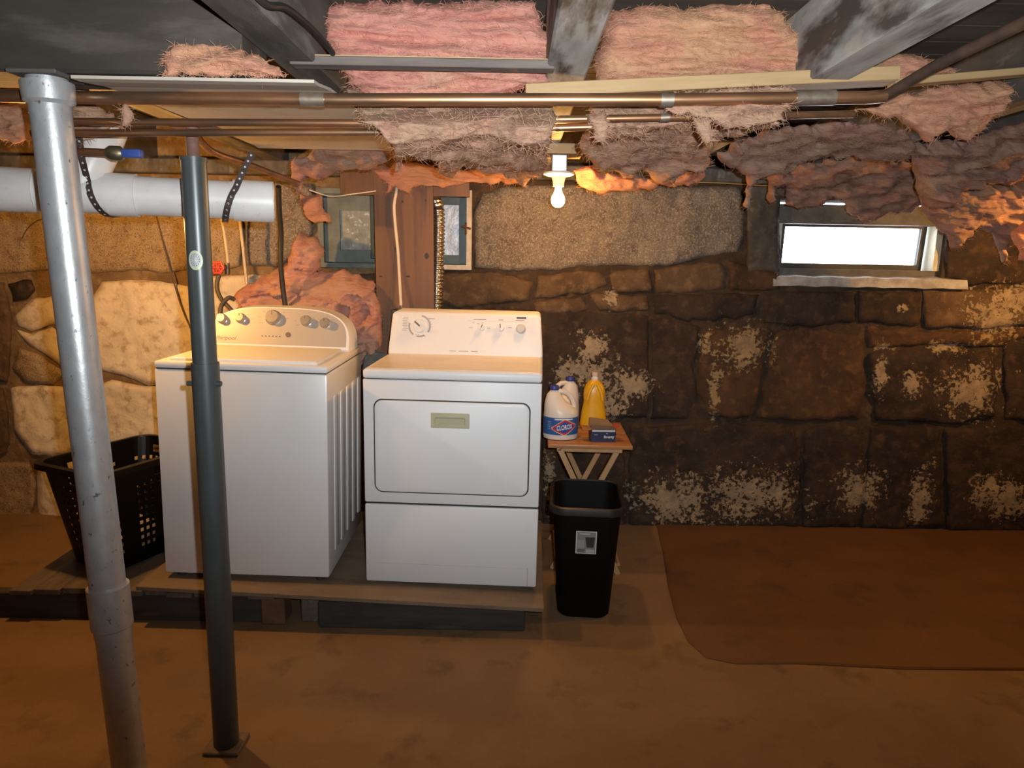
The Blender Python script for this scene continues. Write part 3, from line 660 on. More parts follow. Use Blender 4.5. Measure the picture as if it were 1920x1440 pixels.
MB().rbox(-.056, .056, -.052, .052, 0, .012, .003, 1).build('base_plate', M('dusty_base_plate', (.22, .16, .11), (.13, .095, .07), 18, .85), jp)
sz = on2(488); mbs = MB(); R_ = .0338
def pat(cx_, cz_, rx, rz, r_, n=20):
    vs = [un2 * (sz + cz_) + Vector((math.sin((cx_ + rx * math.cos(a)) / R_) * r_, -math.cos((cx_ + rx * math.cos(a)) / R_) * r_, rz * math.sin(a))) for a in [2*math.pi*k/n for k in range(n)]]
    c_ = un2 * (sz + cz_) + Vector((math.sin(cx_ / R_) * r_, -math.cos(cx_ / R_) * r_, 0)); return vs + [c_], [(k, (k+1) % n, n) for k in range(n)]
st = MB().add(*pat(.004, 0, .0195, .027, .0342)).build('sticker', M('sticker_pale_green', (.50, .56, .32), rough=.4), jp)
MB().add(*pat(.003, .001, .0165, .0225, .0347)).build('sticker_face', M('sticker_grey', (.46, .48, .48), rough=.4), st)
mbk = MB()
for rr in (.013, .009, .005):
    for k in range(14):
        a, b_ = 2*math.pi*k/14, 2*math.pi*(k+.6)/14
        q = []
        for aa, f_ in ((a, 1), (b_, 1), (b_, .8), (a, .8)):
            xx = .003 + rr * f_ * math.cos(aa); q.append(un2 * (sz + .001) + Vector((math.sin(xx / R_) * .0351, -math.cos(xx / R_) * .0351, rr * 1.35 * f_ * math.sin(aa))))
        mbk.add(q, [(0, 1, 2, 3)])
mbk.build('sticker_print', M('sticker_ink', (.17, .19, .19), rough=.5), st)

# ------------------------------------------------------------------ laundry platform
deckm = M('grimy_deck_wood', (.15, .12, .095), (.095, .075, .06), 7, .85, stretch=(3, .5, 3), c3=(.20, .165, .125), s3=9, lo3=.58, hi3=.7, bmp=.3)
strg = M('black_timber', (.055, .05, .045), (.033, .03, .028), 8, .85, stretch=(.5, 3, 3), c3=(.09, .06, .04), s3=6, lo3=.6, hi3=.72, bmp=.3)
redw = M('reddish_wood', (.17, .085, .045), (.10, .055, .03), 9, .85, bmp=.3)
pal = thing('wooden_pallet', 'low grimy wooden pallet under the basket and washer', 'pallet', (-2.1, 2.73, 0))
zz = .14
x = 0.0; k = 0
while x < 1.17:
    wd = .10 + .03 * ((k * 37) % 5) / 5
    MB().rbox(x, min(x + wd - .006, 1.19), -.005 + .01 * ((k * 13) % 3), .92, zz - .022, zz + .003 * ((k * 7) % 3), .003, 1).build('plank', deckm, pal); x += wd; k += 1
for yy in (.02, .42, .8): MB().rbox(-.35 if yy < .1 else 0, 1.05, yy, yy + .05, .001, zz - .023, .004, 1).build('stringer', strg, pal)
MB().rbox(1.055, 1.155, .0, .10, .001, zz - .023, .006, 1).build('corner_block', redw, pal)
plym = M('worn_plywood', (.23, .165, .105), (.16, .115, .075), 4, .8, stretch=(.5, 2, 2), c3=(.12, .085, .06), s3=5, lo3=.55, hi3=.7, bmp=.15)
ply = MB().rbox(0, 1.70, 0, .98, -.019, 0, .002, 1).build('plywood_sheet', plym)
pa, pb = Vector((-1.55, 2.70, .1815)), Vector((.13, 2.66, .139))
ply.location = pa; ply.rotation_euler = (0, math.atan2(pa.z - pb.z, pb.x - pa.x), math.atan2(pb.y - pa.y, pb.x - pa.x))
tag(ply, 'worn brown plywood sheet under the washer and dryer', 'plywood')
def beam_on_floor(name, x0, x1, y0, y1, z0, z1, mt, label):
    o = MB().rbox(0, x1 - x0, 0, y1 - y0, 0, z1 - z0, .006, 1).build(name, mt); o.location = (x0, y0, z0); return tag(o, label, 'timber')
beam_on_floor('timber', -.80, .075, 2.715, 2.80, 0, .117, strg, 'black timber on the floor under the front edge of the dryer')
beam_on_floor('timber', -.80, .075, 3.40, 3.50, 0, .119, strg, 'black timber on the floor under the rear edge of the dryer')
beam_on_floor('timber', -.885, -.80, 2.76, 3.45, 0, .139, deckm, 'grey crosswise timber showing in the gap between pallet and dryer timber')

# ------------------------------------------------------------------ appliances
enam = M('white_enamel', (.74, .745, .75), rough=.42, spec=.4)
enam2 = M('white_enamel_worn', (.74, .745, .75), (.71, .70, .68), 3, .3, c3=(.34, .24, .16), s3=34, lo3=.735, hi3=.76)
enamtop = M('dusty_white_top', (.72, .70, .66), (.64, .60, .54), 7, .4)
gap = M('shadow_gap', (.03, .03, .032), rough=.7)
chrome = M('brushed_knob', (.46, .44, .41), (.40, .38, .355), 20, .32, metal=.6)
chr2 = M('bright_chrome_ring', (.75, .74, .72), rough=.15, metal=.9)
dk = M('grey_print', (.13, .12, .115), rough=.6); lt = M('light_grey_print', (.38, .36, .34), rough=.6)

w_ = .70; hh = .915; dd = .66
wa = thing('washing_machine', 'white top-load washer with a rounded grey control panel', 'washing machine', (-1.117, 2.787, .1975), (0, .018, .005))
body = MB().rbox(-w_/2, w_/2, 0, dd, 0, hh - .032, .008).build('body', enam2, wa, True)
for s_ in (-1, 1):
    for ky in range(5):
        yy = .10 + ky * .115
        MB().rbox(s_ * w_/2 - .008, s_ * w_/2 + .0045, yy, yy + .065, .08, hh - .14, .0065, 2).build('side_rib', enam, body, True)
MB().box(-w_/2 + .006, w_/2 - .006, .006, dd - .01, hh - .034, hh - .028).build('seam', gap, wa)
MB().rbox(-w_/2, w_/2, 0, dd, hh - .029, hh, .008).build('top', enam, wa, True)
lid = MB().rbox(-.30, .30, .03, .46, hh - .002, hh + .014, .007, 3).build('lid', enam, wa, True)
for sx in (-1, 1):
    for yy in (.05, dd - .05): MB().lathe([(.02, -.027), (.02, -.004), (.012, .0)], 12, sx * .3, yy).build('foot', gap, wa)
# console: slanted, arched panel
def arch(wd, hgt, r, n=26, lift=0):
    out = [(-wd, 0), (wd, 0)]
    for k in range(n + 1):
        a = math.pi * k / n; cx_ = math.cos(a); sy = math.sin(a)
        out.append((wd * math.copysign(abs(cx_) ** .62, cx_), lift + (hgt - lift) * (abs(sy) ** .60 if sy > 0 else 0)))
    return out
con = bpy.data.objects.new('control_panel', None)
mbc = MB(); ang = math.radians(20)
def slant(x, y, z): return (x, .47 + y * math.cos(ang) + z * math.sin(ang), hh - .004 - y * math.sin(ang) + z * math.cos(ang))
pr_ = arch(.335, .205, .05); n_ = len(pr_)
back_ = [(x_, .47 + .17, hh - .004 + z_ * .96) for x_, z_ in pr_]
front_ = [slant(x_, 0, z_) for x_, z_ in pr_]; mid_ = [slant(x_ * .985, -.010, .008 + z_ * .955) for x_, z_ in pr_]
mbc.loft([back_, front_, mid_])
con = mbc.build('control_panel', enam, wa, True)
pf = arch(.318, .178, .05); MB().add([slant(x_, -.0108, .021 + z_) for x_, z_ in pf], [tuple(range(len(pf)))]).build('fascia', M('warm_grey_fascia', (.46, .43, .385), rough=.38, metal=.25), con)
fz = .024
def knob(x, z, r, par=None):
    k_ = MB().lathe([(r * 1.08, 0), (r * 1.08, .006), (r, .008), (r * .94, .026), (r * .86, .030), (0.001, .030)], 28).build('knob', chrome, con, True)
    k_.location = slant(x, -.011, z); k_.rotation_euler = (math.pi / 2 - ang, 0, 0)
    MB().lathe([(r * 1.12, .0), (r * 1.12, .005), (r * 1.02, .006)], 28, caps=False).build('chrome_ring', chr2, k_, True)
    MB().box(-.0012, .0012, r * .25, r * .85, .0301, .0309).build('pointer', dk, k_)
for x_, z_, r_ in ((-.272, .137, .0215), (-.186, .143, .0215), (-.034, .152, .0325), (.122, .141, .0235), (.212, .133, .0225)): knob(x_, z_, r_)
bt = MB().lathe([(.0115, 0), (.0115, .004), (.0105, .005), (.001, .005)], 20).build('start_button', M('dark_button', (.16, .12, .10), rough=.4), con); bt.location = slant(.042, -.011, .072); bt.rotation_euler = (math.pi / 2 - ang, 0, 0)
text(con, 'Whirlpool', .027, lambda u, v_: slant(-.258 + u, -.0114, .046 + v_), dk, shear=.25)
mbl = MB()
for k in range(6):
    x_ = -.078 + k * .0165; mbl.add([slant(x_ + a, -.0114, .062 + b_) for a, b_ in ((-.004, -.0025), (.004, -.0025), (.004, .0025), (-.004, .0025))], [(0, 1, 2, 3)])
mbl.build('indicator_row', dk, con)
mbl = MB(); rn = random.Random(5)
for cx_, cz_ in ((-.272, .137), (-.186, .143), (-.034, .152), (.122, .141), (.212, .133)):
    for k in range(7):
        a = math.radians(-40 + k * 43); R0 = .045 if abs(cx_ + .034) > .01 else .062
        x_, z_ = cx_ + R0 * 1.1 * math.cos(a), cz_ - .002 + R0 * .66 * math.sin(a); l_ = rn.uniform(.008, .016)
        if z_ < .19 - abs(x_) * .12: mbl.add([slant(x_ + p_, -.0113, z_ + q_) for p_, q_ in ((-l_/2, -.001), (l_/2, -.001), (l_/2, .001), (-l_/2, .001))], [(0, 1, 2, 3)])
mbl.build('dial_markings', M('faint_print', (.27, .25, .23), rough=.5), con)['kind'] = 'stuff'

# dryer
w_ = .737; hh = .93; dd = .70
dy = thing('clothes_dryer', 'white front-load dryer with a beige door handle, right of the washer', 'dryer', (-.248, 2.804, .1655), (0, .0026, -.041))
zs_ = .355
bodyd = MB().rbox(-w_/2 + .012, w_/2 - .012, .012, dd, .004, hh - .03, .004, 1).build('cabinet', enam, dy, True)
MB().rbox(-w_/2, w_/2, 0, .03, zs_ + .004, hh - .042, .006).build('front_panel', enam, dy, True)
low = MB().rbox(-w_/2, w_/2, -.002, .03, 0, zs_ - .003, .009).build('lower_panel', enam, dy, True)
# pressed toe line
mbt = MB()
for a in ((-.33, .33, .083, .0865), (.327, .33, .0, .086)): mbt.box(a[0], a[1], -.0035, -.001, a[2] + .004, a[3])
mbt.build('toe_crease', M('crease_grey', (.42, .42, .42), rough=.5), low)
MB().rbox(-w_/2, w_/2, -.004, dd, hh - .040, hh, .012, 3).build('top', enam, dy, True)
MB().box(-w_/2 + .02, w_/2 - .02, .02, dd - .21, hh - .002, hh + .0012).build('dust_layer', enamtop, dy)
MB().box(-w_/2 + .004, w_/2 - .004, .006, .05, hh - .0425, hh - .0395).build('top_seam', gap, dy); MB().box(-w_/2 + .004, w_/2 - .004, .006, .05, zs_ - .004, zs_ + .005).build('panel_seam', gap, dy)
# door
dz0, dz1, dx = .412, .800, .318
ring_o = rrect(dx + .007, (dz1 - dz0) / 2 + .007, .036, 6); ring_i = rrect(dx, (dz1 - dz0) / 2, .03, 6)
zc = (dz0 + dz1) / 2
rim = MB().loft([[(x_, .0005, zc + z_) for x_, z_ in ring_o], [(x_, -.0012, zc + z_) for x_, z_ in ring_o], [(x_, -.0012, zc + z_) for x_, z_ in ring_i]], False).build('door_seam', gap, dy)
inner = rrect(dx - .006, (dz1 - dz0) / 2 - .006, .025, 6)
door = MB().loft([[(x_, -.001, zc + z_) for x_, z_ in rrect(dx + .002, (dz1 - dz0) / 2 + .002, .032, 6)], [(x_, -.006, zc + z_) for x_, z_ in rrect(dx + .001, (dz1 - dz0) / 2 + .001, .031, 6)], [(x_, -.009, zc + z_) for x_, z_ in inner]]).build('door', enam, dy, True)
beige = M('yellowed_plastic', (.50, .48, .33), (.46, .44, .30), 10, .35)
hz = dz1 - .075; hx = -.005
hd = MB().rbox(hx - .08, hx + .08, -.0125, -.008, hz - .032, hz + .032, .002, 1).build('handle', beige, door)
cav = MB().loft([[(hx + x_, -.0128, hz - .004 + z_) for x_, z_ in rrect(.066, .021, .006, 3)], [(hx + x_, -.0165, hz - .004 + z_) for x_, z_ in rrect(.067, .022, .006, 3)], [(hx + x_, -.0165, hz - .004 + z_) for x_, z_ in rrect(.063, .018, .006, 3)], [(hx + x_, -.0130, hz - .004 + z_) for x_, z_ in rrect(.060, .013, .005, 3)]]).build('handle_recess', M('yellowed_plastic_dark', (.46, .44, .29), rough=.3), door)
for sx in (-1, 1):
    for yy in (.05, dd - .05): MB().lathe([(.018, -.016), (.018, -.002), (.012, .004)], 12, sx * .31, yy).build('foot', gap, dy)
# console
ang2 = math.radians(14)
def sl2(x, y, z): return (x, .485 + y * math.cos(ang2) + z * math.sin(ang2), hh - .002 - y * math.sin(ang2) + z * math.cos(ang2))
def cprof(f, e, zz0=0.0, top=.205):
    W0, W1, r = .3675 - e, .355 - e, .022; z1_ = top - e; out = [(-W0, zz0), (W0, zz0), (W0, zz0 + .02)]
    for k in range(7):
        a = math.radians(90 * k / 6); out.append((W1 - r + r * math.cos(a), z1_ - r + r * math.sin(a)))
    for k in range(7):
        a = math.radians(90 + 90 * k / 6); out.append((-W1 + r + r * math.cos(a), z1_ - r + r * math.sin(a)))
    return out + [(-W0, zz0 + .02)]
cd = MB().loft([[(x_, .69, hh - .002 + z_ * .99) for x_, z_ in cprof(0, 0)], [sl2(x_, 0, z_) for x_, z_ in cprof(0, 0)], [sl2(x_, -.006, z_) for x_, z_ in cprof(0, .006)]]).build('control_panel', enam, dy, True)
MB().add([sl2(x_, -.0066, z_) for x_, z_ in [(-.333, .012), (.333, .012), (.326, .19), (-.326, .19)]], [(0, 1, 2, 3)]).build('fascia', M('off_white_fascia', (.74, .735, .72), rough=.35), cd)
def dial(x, z, r, rot, dark=True, mt=None):
    k_ = MB().lathe([(r, 0), (r * .97, .010), (r * .85, .014), (.001, .014)], 26).build('dial', mt or enam, cd, True); k_.location = sl2(x, -.0066, z); k_.rotation_euler = (math.pi / 2 - ang2, 0, 0)
    g = MB().rbox(-r * .16, r * .16, -r * .85, r * .85, .013, .026, .002, 1).build('grip', M('dial_grip', (.70, .69, .66), rough=.4), k_); g.rotation_euler = (0, 0, rot)
    p_ = MB().box(-r * .12, r * .12, r * -.2, r * .82, .0262, .0268).build('pointer', dk, k_); p_.rotation_euler = (0, 0, rot)
    return k_
dial(-.222, .135, .033, math.radians(48)); dial(.075, .135, .016, math.radians(-28)); dial(.165, .136, .019, math.radians(4))
bt = MB().lathe([(.024, 0), (.023, .012), (.017, .018), (.001, .018)], 24).build('push_button', M('start_knob', (.52, .51, .49), rough=.4), cd, True); bt.location = sl2(.262, -.0066, .133); bt.rotation_euler = (math.pi / 2 - ang2, 0, 0)
def arc(cx_, cz_, r0, r1, a0, a1, n=12):
    vs, fs = [], []
    for k in range(n + 1):
        a = math.radians(a0 + (a1 - a0) * k / n)
        for r in (r0, r1): vs.append(sl2(cx_ + r * math.cos(a), -.0072, cz_ + r * math.sin(a)))
    for k in range(n): fs.append((2*k, 2*k+1, 2*k+3, 2*k+2))
    return vs, fs
MB().add(*arc(-.222, .135, .046, .054, -35, 80)).add(*arc(-.222, .135, .046, .054, 165, 235)).add(*arc(-.222, .135, .046, .054, 255, 300)).build('timer_scale', lt, cd)
mbl = MB()
def dash(x, z, l, h=.0028): mbl.add([sl2(x + a, -.0072, z + b_) for a, b_ in ((0, 0), (l, 0), (l, h), (0, h))], [(0, 1, 2, 3)])
for k in range(9): dash(-.305 + .002 * (k % 3), .112 + k * .0078, .022 + .004 * (k % 2), .0022)
for k in range(4): dash(-.175 + .004 * k, .168 - k * .012, .004, .0022)
dash(-.186, .170, .034); dash(-.218, .086, .026); dash(-.24, .092, .004); dash(-.228, .092, .004)
for x_, l_ in ((.035, .06), (.155, .022), (.235, .042)): dash(x_, .172, l_, .003)
for k in range(3): dash(.03 + k * .022, .156 - .004 * (k % 2), .012, .002)
dash(.015, .132, .018, .002); dash(.10, .132, .016, .002); dash(.20, .137, .018, .002)
for x_, l_ in ((-.075, .03), (-.03, .045), (.03, .03)): dash(x_, .018, l_, .003)
mbl.build('panel_print', M('grey_panel_print', (.30, .27, .26), rough=.6), cd)['kind'] = 'stuff'
MB().add([sl2(x_, -.0069, z_) for x_, z_ in ((.012, .1655), (.30, .1655), (.30, .1665), (.012, .1665))], [(0, 1, 2, 3)]).build('pink_rule', M('pinkish_rule', (.55, .42, .38), rough=.6), cd)
MB().add([sl2(x_, -.0072, z_) for x_, z_ in ((.24, .181), (.286, .181), (.286, .1905), (.24, .1905))], [(0, 1, 2, 3)]).build('badge', M('dark_badge', (.12, .10, .085), rough=.3, metal=.4), cd)
# ------------------------------------------------------------------ laundry basket
blk = M('black_plastic', (.003, .003, .003), rough=.4, spec=.3)
bk = thing('laundry_basket', 'black plastic laundry basket with square holes, left of the washer', 'basket', (-1.80, 3.13, .1475), (0, 0, math.radians(-24)))
BH, T0, T1 = .475, (.155, .20), (.205, .275)
def bpt(u, z, off=0.0):                      # u in 0..1 round the wall, z in 0..1
    hx, hy = T0[0] + (T1[0] - T0[0]) * z + off, T0[1] + (T1[1] - T0[1]) * z + off
    r = .07
    seg = [2 * (hx - r), math.pi / 2 * r, 2 * (hy - r), math.pi / 2 * r] * 2
    tot = sum(seg); s_ = (u % 1) * tot; i = 0
    while s_ > seg[i]: s_ -= seg[i]; i += 1
    c = [(1, -1), (1, -1), (1, 1), (1, 1), (-1, 1), (-1, 1), (-1, -1), (-1, -1)][i]
    if i % 2 == 0:
        if i == 0: p = (-(hx - r) + s_, -hy)
        elif i == 2: p = (hx, -(hy - r) + s_)
        elif i == 4: p = ((hx - r) - s_, hy)
        else: p = (-hx, (hy - r) - s_)
    else:
        a = {1: -90, 3: 0, 5: 90, 7: 180}[i] + math.degrees(s_ / r)
        p = (c[0] * (hx - r) + r * math.cos(math.radians(a)), c[1] * (hy - r) + r * math.sin(math.radians(a)))
    return p
NU, NZ = 96, 26
zsb = [k / NZ for k in range(NZ + 1)]
def hole(i, j):
    u = i % 24                                # four walls of 24 columns
    if 2 <= j <= 20 and j % 2 == 0 and u in (3, 5, 7, 16, 18, 20): return True
    if j == 20 and u in (9, 11, 12, 14): return True
    return j in (22, 23) and 8 <= u <= 15
mbb = MB(); vs = []
for off in (0, -.0035):
    for z in zsb:
        for i in range(NU):
            x_, y_ = bpt(i / NU - .012, z, off); vs.append((x_, y_, .004 + z * BH))
def vid(s_, j, i): return s_ * (NZ + 1) * NU + j * NU + (i % NU)
fs = []
for j in range(NZ):
    for i in range(NU):
        if hole(i, j): continue
        fs.append((vid(0, j, i), vid(0, j, i+1), vid(0, j+1, i+1), vid(0, j+1, i)))
        fs.append((vid(1, j, i), vid(1, j+1, i), vid(1, j+1, i+1), vid(1, j, i+1)))
        for (dj, di, a, b_) in ((0, 1, (j, i+1), (j+1, i+1)), (0, -1, (j+1, i), (j, i)), (1, 0, (j+1, i+1), (j+1, i)), (-1, 0, (j, i), (j, i+1))):
            jj = j + dj
            if 0 <= jj < NZ and hole(i + di, jj): fs.append((vid(0, *a), vid(0, *b_), vid(1, *b_), vid(1, *a)))
fs.append(tuple(vid(0, 0, i) for i in range(NU))[::-1])
mbb.add(vs, fs); me = bpy.data.meshes.new('basket_wall'); me.from_pydata(mbb.v, [], mbb.f); me.materials.append(blk)
o = bpy.data.objects.new('basket_wall', me); C.objects.link(o); o.parent = bk
def rimpt(i, off, dz):
    x_, y_ = bpt(i / NU - .012, 1, off); return (x_, y_, .004 + BH + dz)
MB().loft([[rimpt(i, -.004, -.004) for i in range(NU)], [rimpt(i, -.002, .006) for i in range(NU)], [rimpt(i, .022, .004) for i in range(NU)], [rimpt(i, .024, -.022) for i in range(NU)], [rimpt(i, .019, -.022) for i in range(NU)], [rimpt(i, .018, -.004) for i in range(NU)], [rimpt(i, .001, -.004) for i in range(NU)]], False).build('rim', blk, bk, True)
yel = M('mixed_laundry_cloth', (.42, .36, .32), (.34, .28, .25), 9, .9, c3=(.55, .38, .04), s3=7, lo3=.56, hi3=.6)
cl = MB(); rg = []
for k in range(7):
    f_ = [0.7, .95, 1, .95, .8, .5, .12][k]
    rg.append([(.11 * f_ * math.cos(2*math.pi*i/18) * (1 + .25 * noise.noise((i * .9, k * .7, 3))), .16 * f_ * math.sin(2*math.pi*i/18) * (1 + .25 * noise.noise((i * .7, k, 5))), .012 + k * .026 + .01 * noise.noise((i, k, 1))) for i in range(18)])
clo = cl.loft(rg).build('laundry_cloth', yel, None, True); clo.location = (-1.80, 3.13, .156); tag(clo, 'pale cloth with yellow patches lying inside the black laundry basket', 'cloth')

# ------------------------------------------------------------------ waste bin
cblk = M('matte_black_plastic', (.0025, .0025, .0025), rough=.6, spec=.15)
tc = thing('waste_bin', 'tall black plastic waste bin with a label, right of the dryer', 'waste bin', (.342, 2.985, 0), (0, 0, math.radians(-4)))
def ring(hx, hy, r, z): return [(x_, y_, z) for x_, y_ in rrect(hx, hy, r, 7)]
MB().loft([ring(.105, .14, .05, .0), ring(.115, .15, .055, .012), ring(.147, .195, .06, .515), ring(.143, .191, .057, .515), ring(.11, .145, .05, .02), ring(.09, .12, .04, .018)]).build('body', cblk, tc, True)
MB().loft([ring(.146, .194, .06, .520), ring(.150, .198, .06, .526), ring(.160, .208, .068, .522), ring(.163, .211, .07, .505), ring(.163, .211, .07, .494), ring(.160, .208, .068, .494), ring(.158, .206, .066, .512), ring(.146, .194, .06, .515)], False).build('rim', M('black_rim', (.015, .015, .015), rough=.4), tc, True)
def bin_front(x, z): return (x, -(.15 + (z - .012) / .503 * .045) - .0015, z)
lb = MB().add([bin_front(*p) for p in ((-.045, .315), (.043, .315), (.043, .42), (-.045, .42))], [(0, 1, 2, 3)]).build('label', M('pale_label', (.55, .55, .56), rough=.5), tc)
def lq(name, x0, x1, z0, z1, c, k=.0006):
    MB().add([(lambda q: (q[0], q[1] - k, q[2]))(bin_front(*p)) for p in ((x0, z0), (x1, z0), (x1, z1), (x0, z1))], [(0, 1, 2, 3)]).build(name, M('label_ink_%.2f' % c, (c, c, c * 1.03), rough=.5), lb)
lq('label_field', -.041, .039, .319, .416, .20)
lq('label_header', -.030, .015, .405, .411, .42, .0012); lq('label_footer', -.002, .036, .321, .336, .38, .0012); lq('label_stripe', -.038, -.008, .34, .38, .28, .0012); lq('label_block', -.038, -.006, .321, .336, .12, .0012)
MB().add([(lambda q: (q[0], q[1] - .0014, q[2]))(bin_front(*p)) for p in ((.002, .345), (.03, .345), (.036, .393), (-.006, .393))], [(0, 1, 2, 3)]).build('label_picture', M('label_black', (.03, .03, .032), rough=.5), lb)

# ------------------------------------------------------------------ tray table
tw = M('orange_varnished_wood', (.44, .20, .07), (.36, .15, .05), 5, .4, stretch=(.6, 4, 4), bmp=.1)
twl = M('light_varnished_wood', (.50, .30, .14), (.42, .24, .11), 6, .5, stretch=(3, 3, .5))
tt = thing('folding_tray_table', 'small orange wooden folding tray table behind the black bin', 'table', (.385, 3.27, 0), (0, 0, math.radians(-1.5)))
TZ = .67
for k in range(4): MB().rbox(-.205, .205, k * .125, k * .125 + .1235, TZ - .02, TZ, .004, 2).build('top_board', tw, tt, True)
MB().rbox(-.16, .16, .03, .05, TZ - .045, TZ - .0205, .002, 1).build('apron_rail', twl, tt); MB().rbox(-.16, .16, .45, .47, TZ - .045, TZ - .0205, .002, 1).build('apron_rail', twl, tt)
def leg(x0, x1, y_):
    mb = MB(); p, q = Vector((x0, y_, TZ - .03)), Vector((x1, y_, .0)); d_ = (q - p).normalized(); n_ = Vector((-d_.z, 0, d_.x))
    mb.loft([[p + n_*.013 + Vector((0, a, 0)) for a in (-.009, .009)] + [p - n_*.013 + Vector((0, a, 0)) for a in (.009, -.009)], [q + n_*.013 + Vector((0, a, 0)) for a in (-.009, .009)] + [q - n_*.013 + Vector((0, a, 0)) for a in (.009, -.009)]])
    return mb.build('leg', twl, tt)
leg(-.145, .165, .02); leg(-.145, .165, .48); leg(.145, -.165, .065); leg(.145, -.165, .435)
MB().tube([(.165, .02, .05), (.165, .48, .05)], .009, 10).build('stretcher', twl, tt); MB().tube([(-.15, .065, .05), (-.15, .435, .05)], .009, 10).build('stretcher', twl, tt)
MB().lathe([(.006, 0), (.006, .003), (.001, .004)], 10).build('pivot_screw', chr2, tt).location = (-.145, .010, TZ - .033)

# ------------------------------------------------------------------ bottles and box
cream = M('off_white_bottle', (.72, .66, .58), rough=.38)
cap_b = M('blue_cap', (.035, .05, .26), rough=.45)
lbl = M('blue_label', (.03, .085, .30), (.025, .13, .34), 6, .35)
redl = M('red_logo', (.60, .04, .03), rough=.4); whl = M('white_ink', (.78, .77, .75), rough=.5); bli = M('blue_logo_field', (.03, .07, .32), rough=.4)
def bleach(loc, rotz, sc, label, front):
    t = thing('bleach_bottle', label, 'bottle', loc, (0, 0, rotz), group='bleach bottles on the tray table')
    R = .088 * sc; Hh = .262 * sc
    sec = [(0, .86, .0), (.012, .97, .0), (.05, 1, .0), (.30, 1, .0), (.44, .99, .0), (.52, .965, -.0), (.58, .90, -.006), (.64, .76, -.018), (.70, .62, -.028), (.76, .52, -.034), (.83, .42, -.038), (.88, .32, -.038), (.91, .25, -.037), (.95, .22, -.037)]
    n = 30
    rings = [[(sx * sc + R * k * math.cos(2*math.pi*i/n) * 1.0, R * .86 * k * math.sin(2*math.pi*i/n), z * Hh) for i in range(n)] for z, k, sx in sec]
    MB().loft(rings).build('body', cream, t, True)
    MB().tube([(sc * x_, 0, Hh * z_) for x_, z_ in ((-.03, .87), (-.008, .895), (.016, .885), (.038, .83), (.055, .74), (.066, .64), (.064, .53))], [sc * r for r in (.012, .013, .0125, .012, .012, .013, .015)], 14).build('handle', cream, t, True)
    cp_ = MB().lathe([(.0225 * sc, .93 * Hh), (.0235 * sc, .945 * Hh), (.0225 * sc, 1.0 * Hh), (.020 * sc, 1.012 * Hh), (.001, 1.012 * Hh)], 24, cx=-.037 * sc).build('cap', cap_b, t, True)
    def wr(k):
        def f(u, v_):
            a = u / R; return ((R + k) * math.sin(a), -(R * .86 + k) * math.cos(a), v_)
        return f
    def strip(fn, u0, u1, top, bot, n=40):
        vs, fs = [], []
        for i in range(n + 1):
            u = u0 + (u1 - u0) * i / n
            for j in range(3): vs.append(fn(u, bot(u) + (top(u) - bot(u)) * j / 2))
        for i in range(n):
            for j in range(2): fs.append((i*3+j, i*3+3+j, i*3+4+j, i*3+1+j))
        return MB().add(vs, fs)
    z0_, z1_ = .105 * Hh, .435 * Hh
    lb_ = strip(wr(.0006), -R * 1.5, R * 1.5, lambda u: z1_, lambda u: z0_).build('label', lbl, t, True)
    if front:
        zc_ = (z0_ + z1_) / 2 - .004; tilt = .10
        for nm, a, hgt, mt, k in (('logo_border', .066, .040, whl, .0011), ('logo_diamond', .063, .0375, redl, .0016), ('logo_field', .050, .028, bli, .0021)):
            strip(wr(k), .006 - a, .006 + a, lambda u: zc_ + hgt * min(1, .12 + .95 * (1 - abs(u - .006) / a)) + tilt * (u - .006), lambda u: zc_ - hgt * min(1, .12 + .95 * (1 - abs(u - .006) / a)) + tilt * (u - .006)).build(nm, mt, lb_, True)
        f_ = wr(.0028); text(lb_, 'CLOROX', .0235, lambda u, v_: f_(.006 + u * .80, zc_ + v_ * 1.45 + tilt * u + (-.2 * v_ if 0 else 0)), whl, bold=.0005)
        mbx = MB(); f2 = wr(.0012)
        for k in range(5): mbx.add([f2(u, v_) for u, v_ in ((-.085, z1_ - .022 - k * .009), (-.065, z1_ - .022 - k * .009), (-.065, z1_ - .0195 - k * .009), (-.085, z1_ - .0195 - k * .009))], [(0, 1, 2, 3)])
        mbx.build('small_print', M('pale_blue_ink', (.25, .38, .5), rough=.5), lb_)['kind'] = 'stuff'
        strip(wr(.0012), -.045, .05, lambda u: z1_ - .004, lambda u: z1_ - .010).build('label_ribbon', whl, lb_, True)
    return t
def tpos(px, py): return PZ(px, py, TZ)
b1 = tpos(1052, 826); bleach((b1.x, b1.y + .068, TZ + .0005), .12, 1.0, 'white bleach bottle with a blue label facing out, front of the tray table', True)
b2 = tpos(1057, 806); bleach((b2.x, b2.y + .10, TZ + .0005), math.pi + .3, 1.0, 'taller white bottle half hidden behind the bleach bottle', False)
# tall yellow bottle
yb = tpos(1114, 806); yt = thing('detergent_bottle', 'tall yellow plastic detergent bottle on the tray table', 'bottle', (yb.x, yb.y + .06, TZ + .0005))
ylw = M('yellow_plastic', (.74, .40, .015), (.66, .33, .01), 5, .35)
n = 32; HY = .285
sec = [(0, .058, .046), (.01, .070, .050), (.10, .071, .050), (.30, .064, .047), (.5, .055, .045), (.62, .058, .046), (.72, .056, .044), (.80, .048, .039), (.86, .036, .033), (.90, .022, .022)]
MB().loft([[(a * math.copysign(abs(math.cos(q)) ** .8, math.cos(q)), b_ * math.copysign(abs(math.sin(q)) ** .8, math.sin(q)), z * HY) for q in [2*math.pi*i/n for i in range(n)]] for z, a, b_ in sec]).build('body', ylw, yt, True)
MB().tube([(.010, -.040, HY * .84), (.03, -.046, HY * .7), (.04, -.047, HY * .55)], .008, 10).build('grip_ridge', ylw, yt, True)
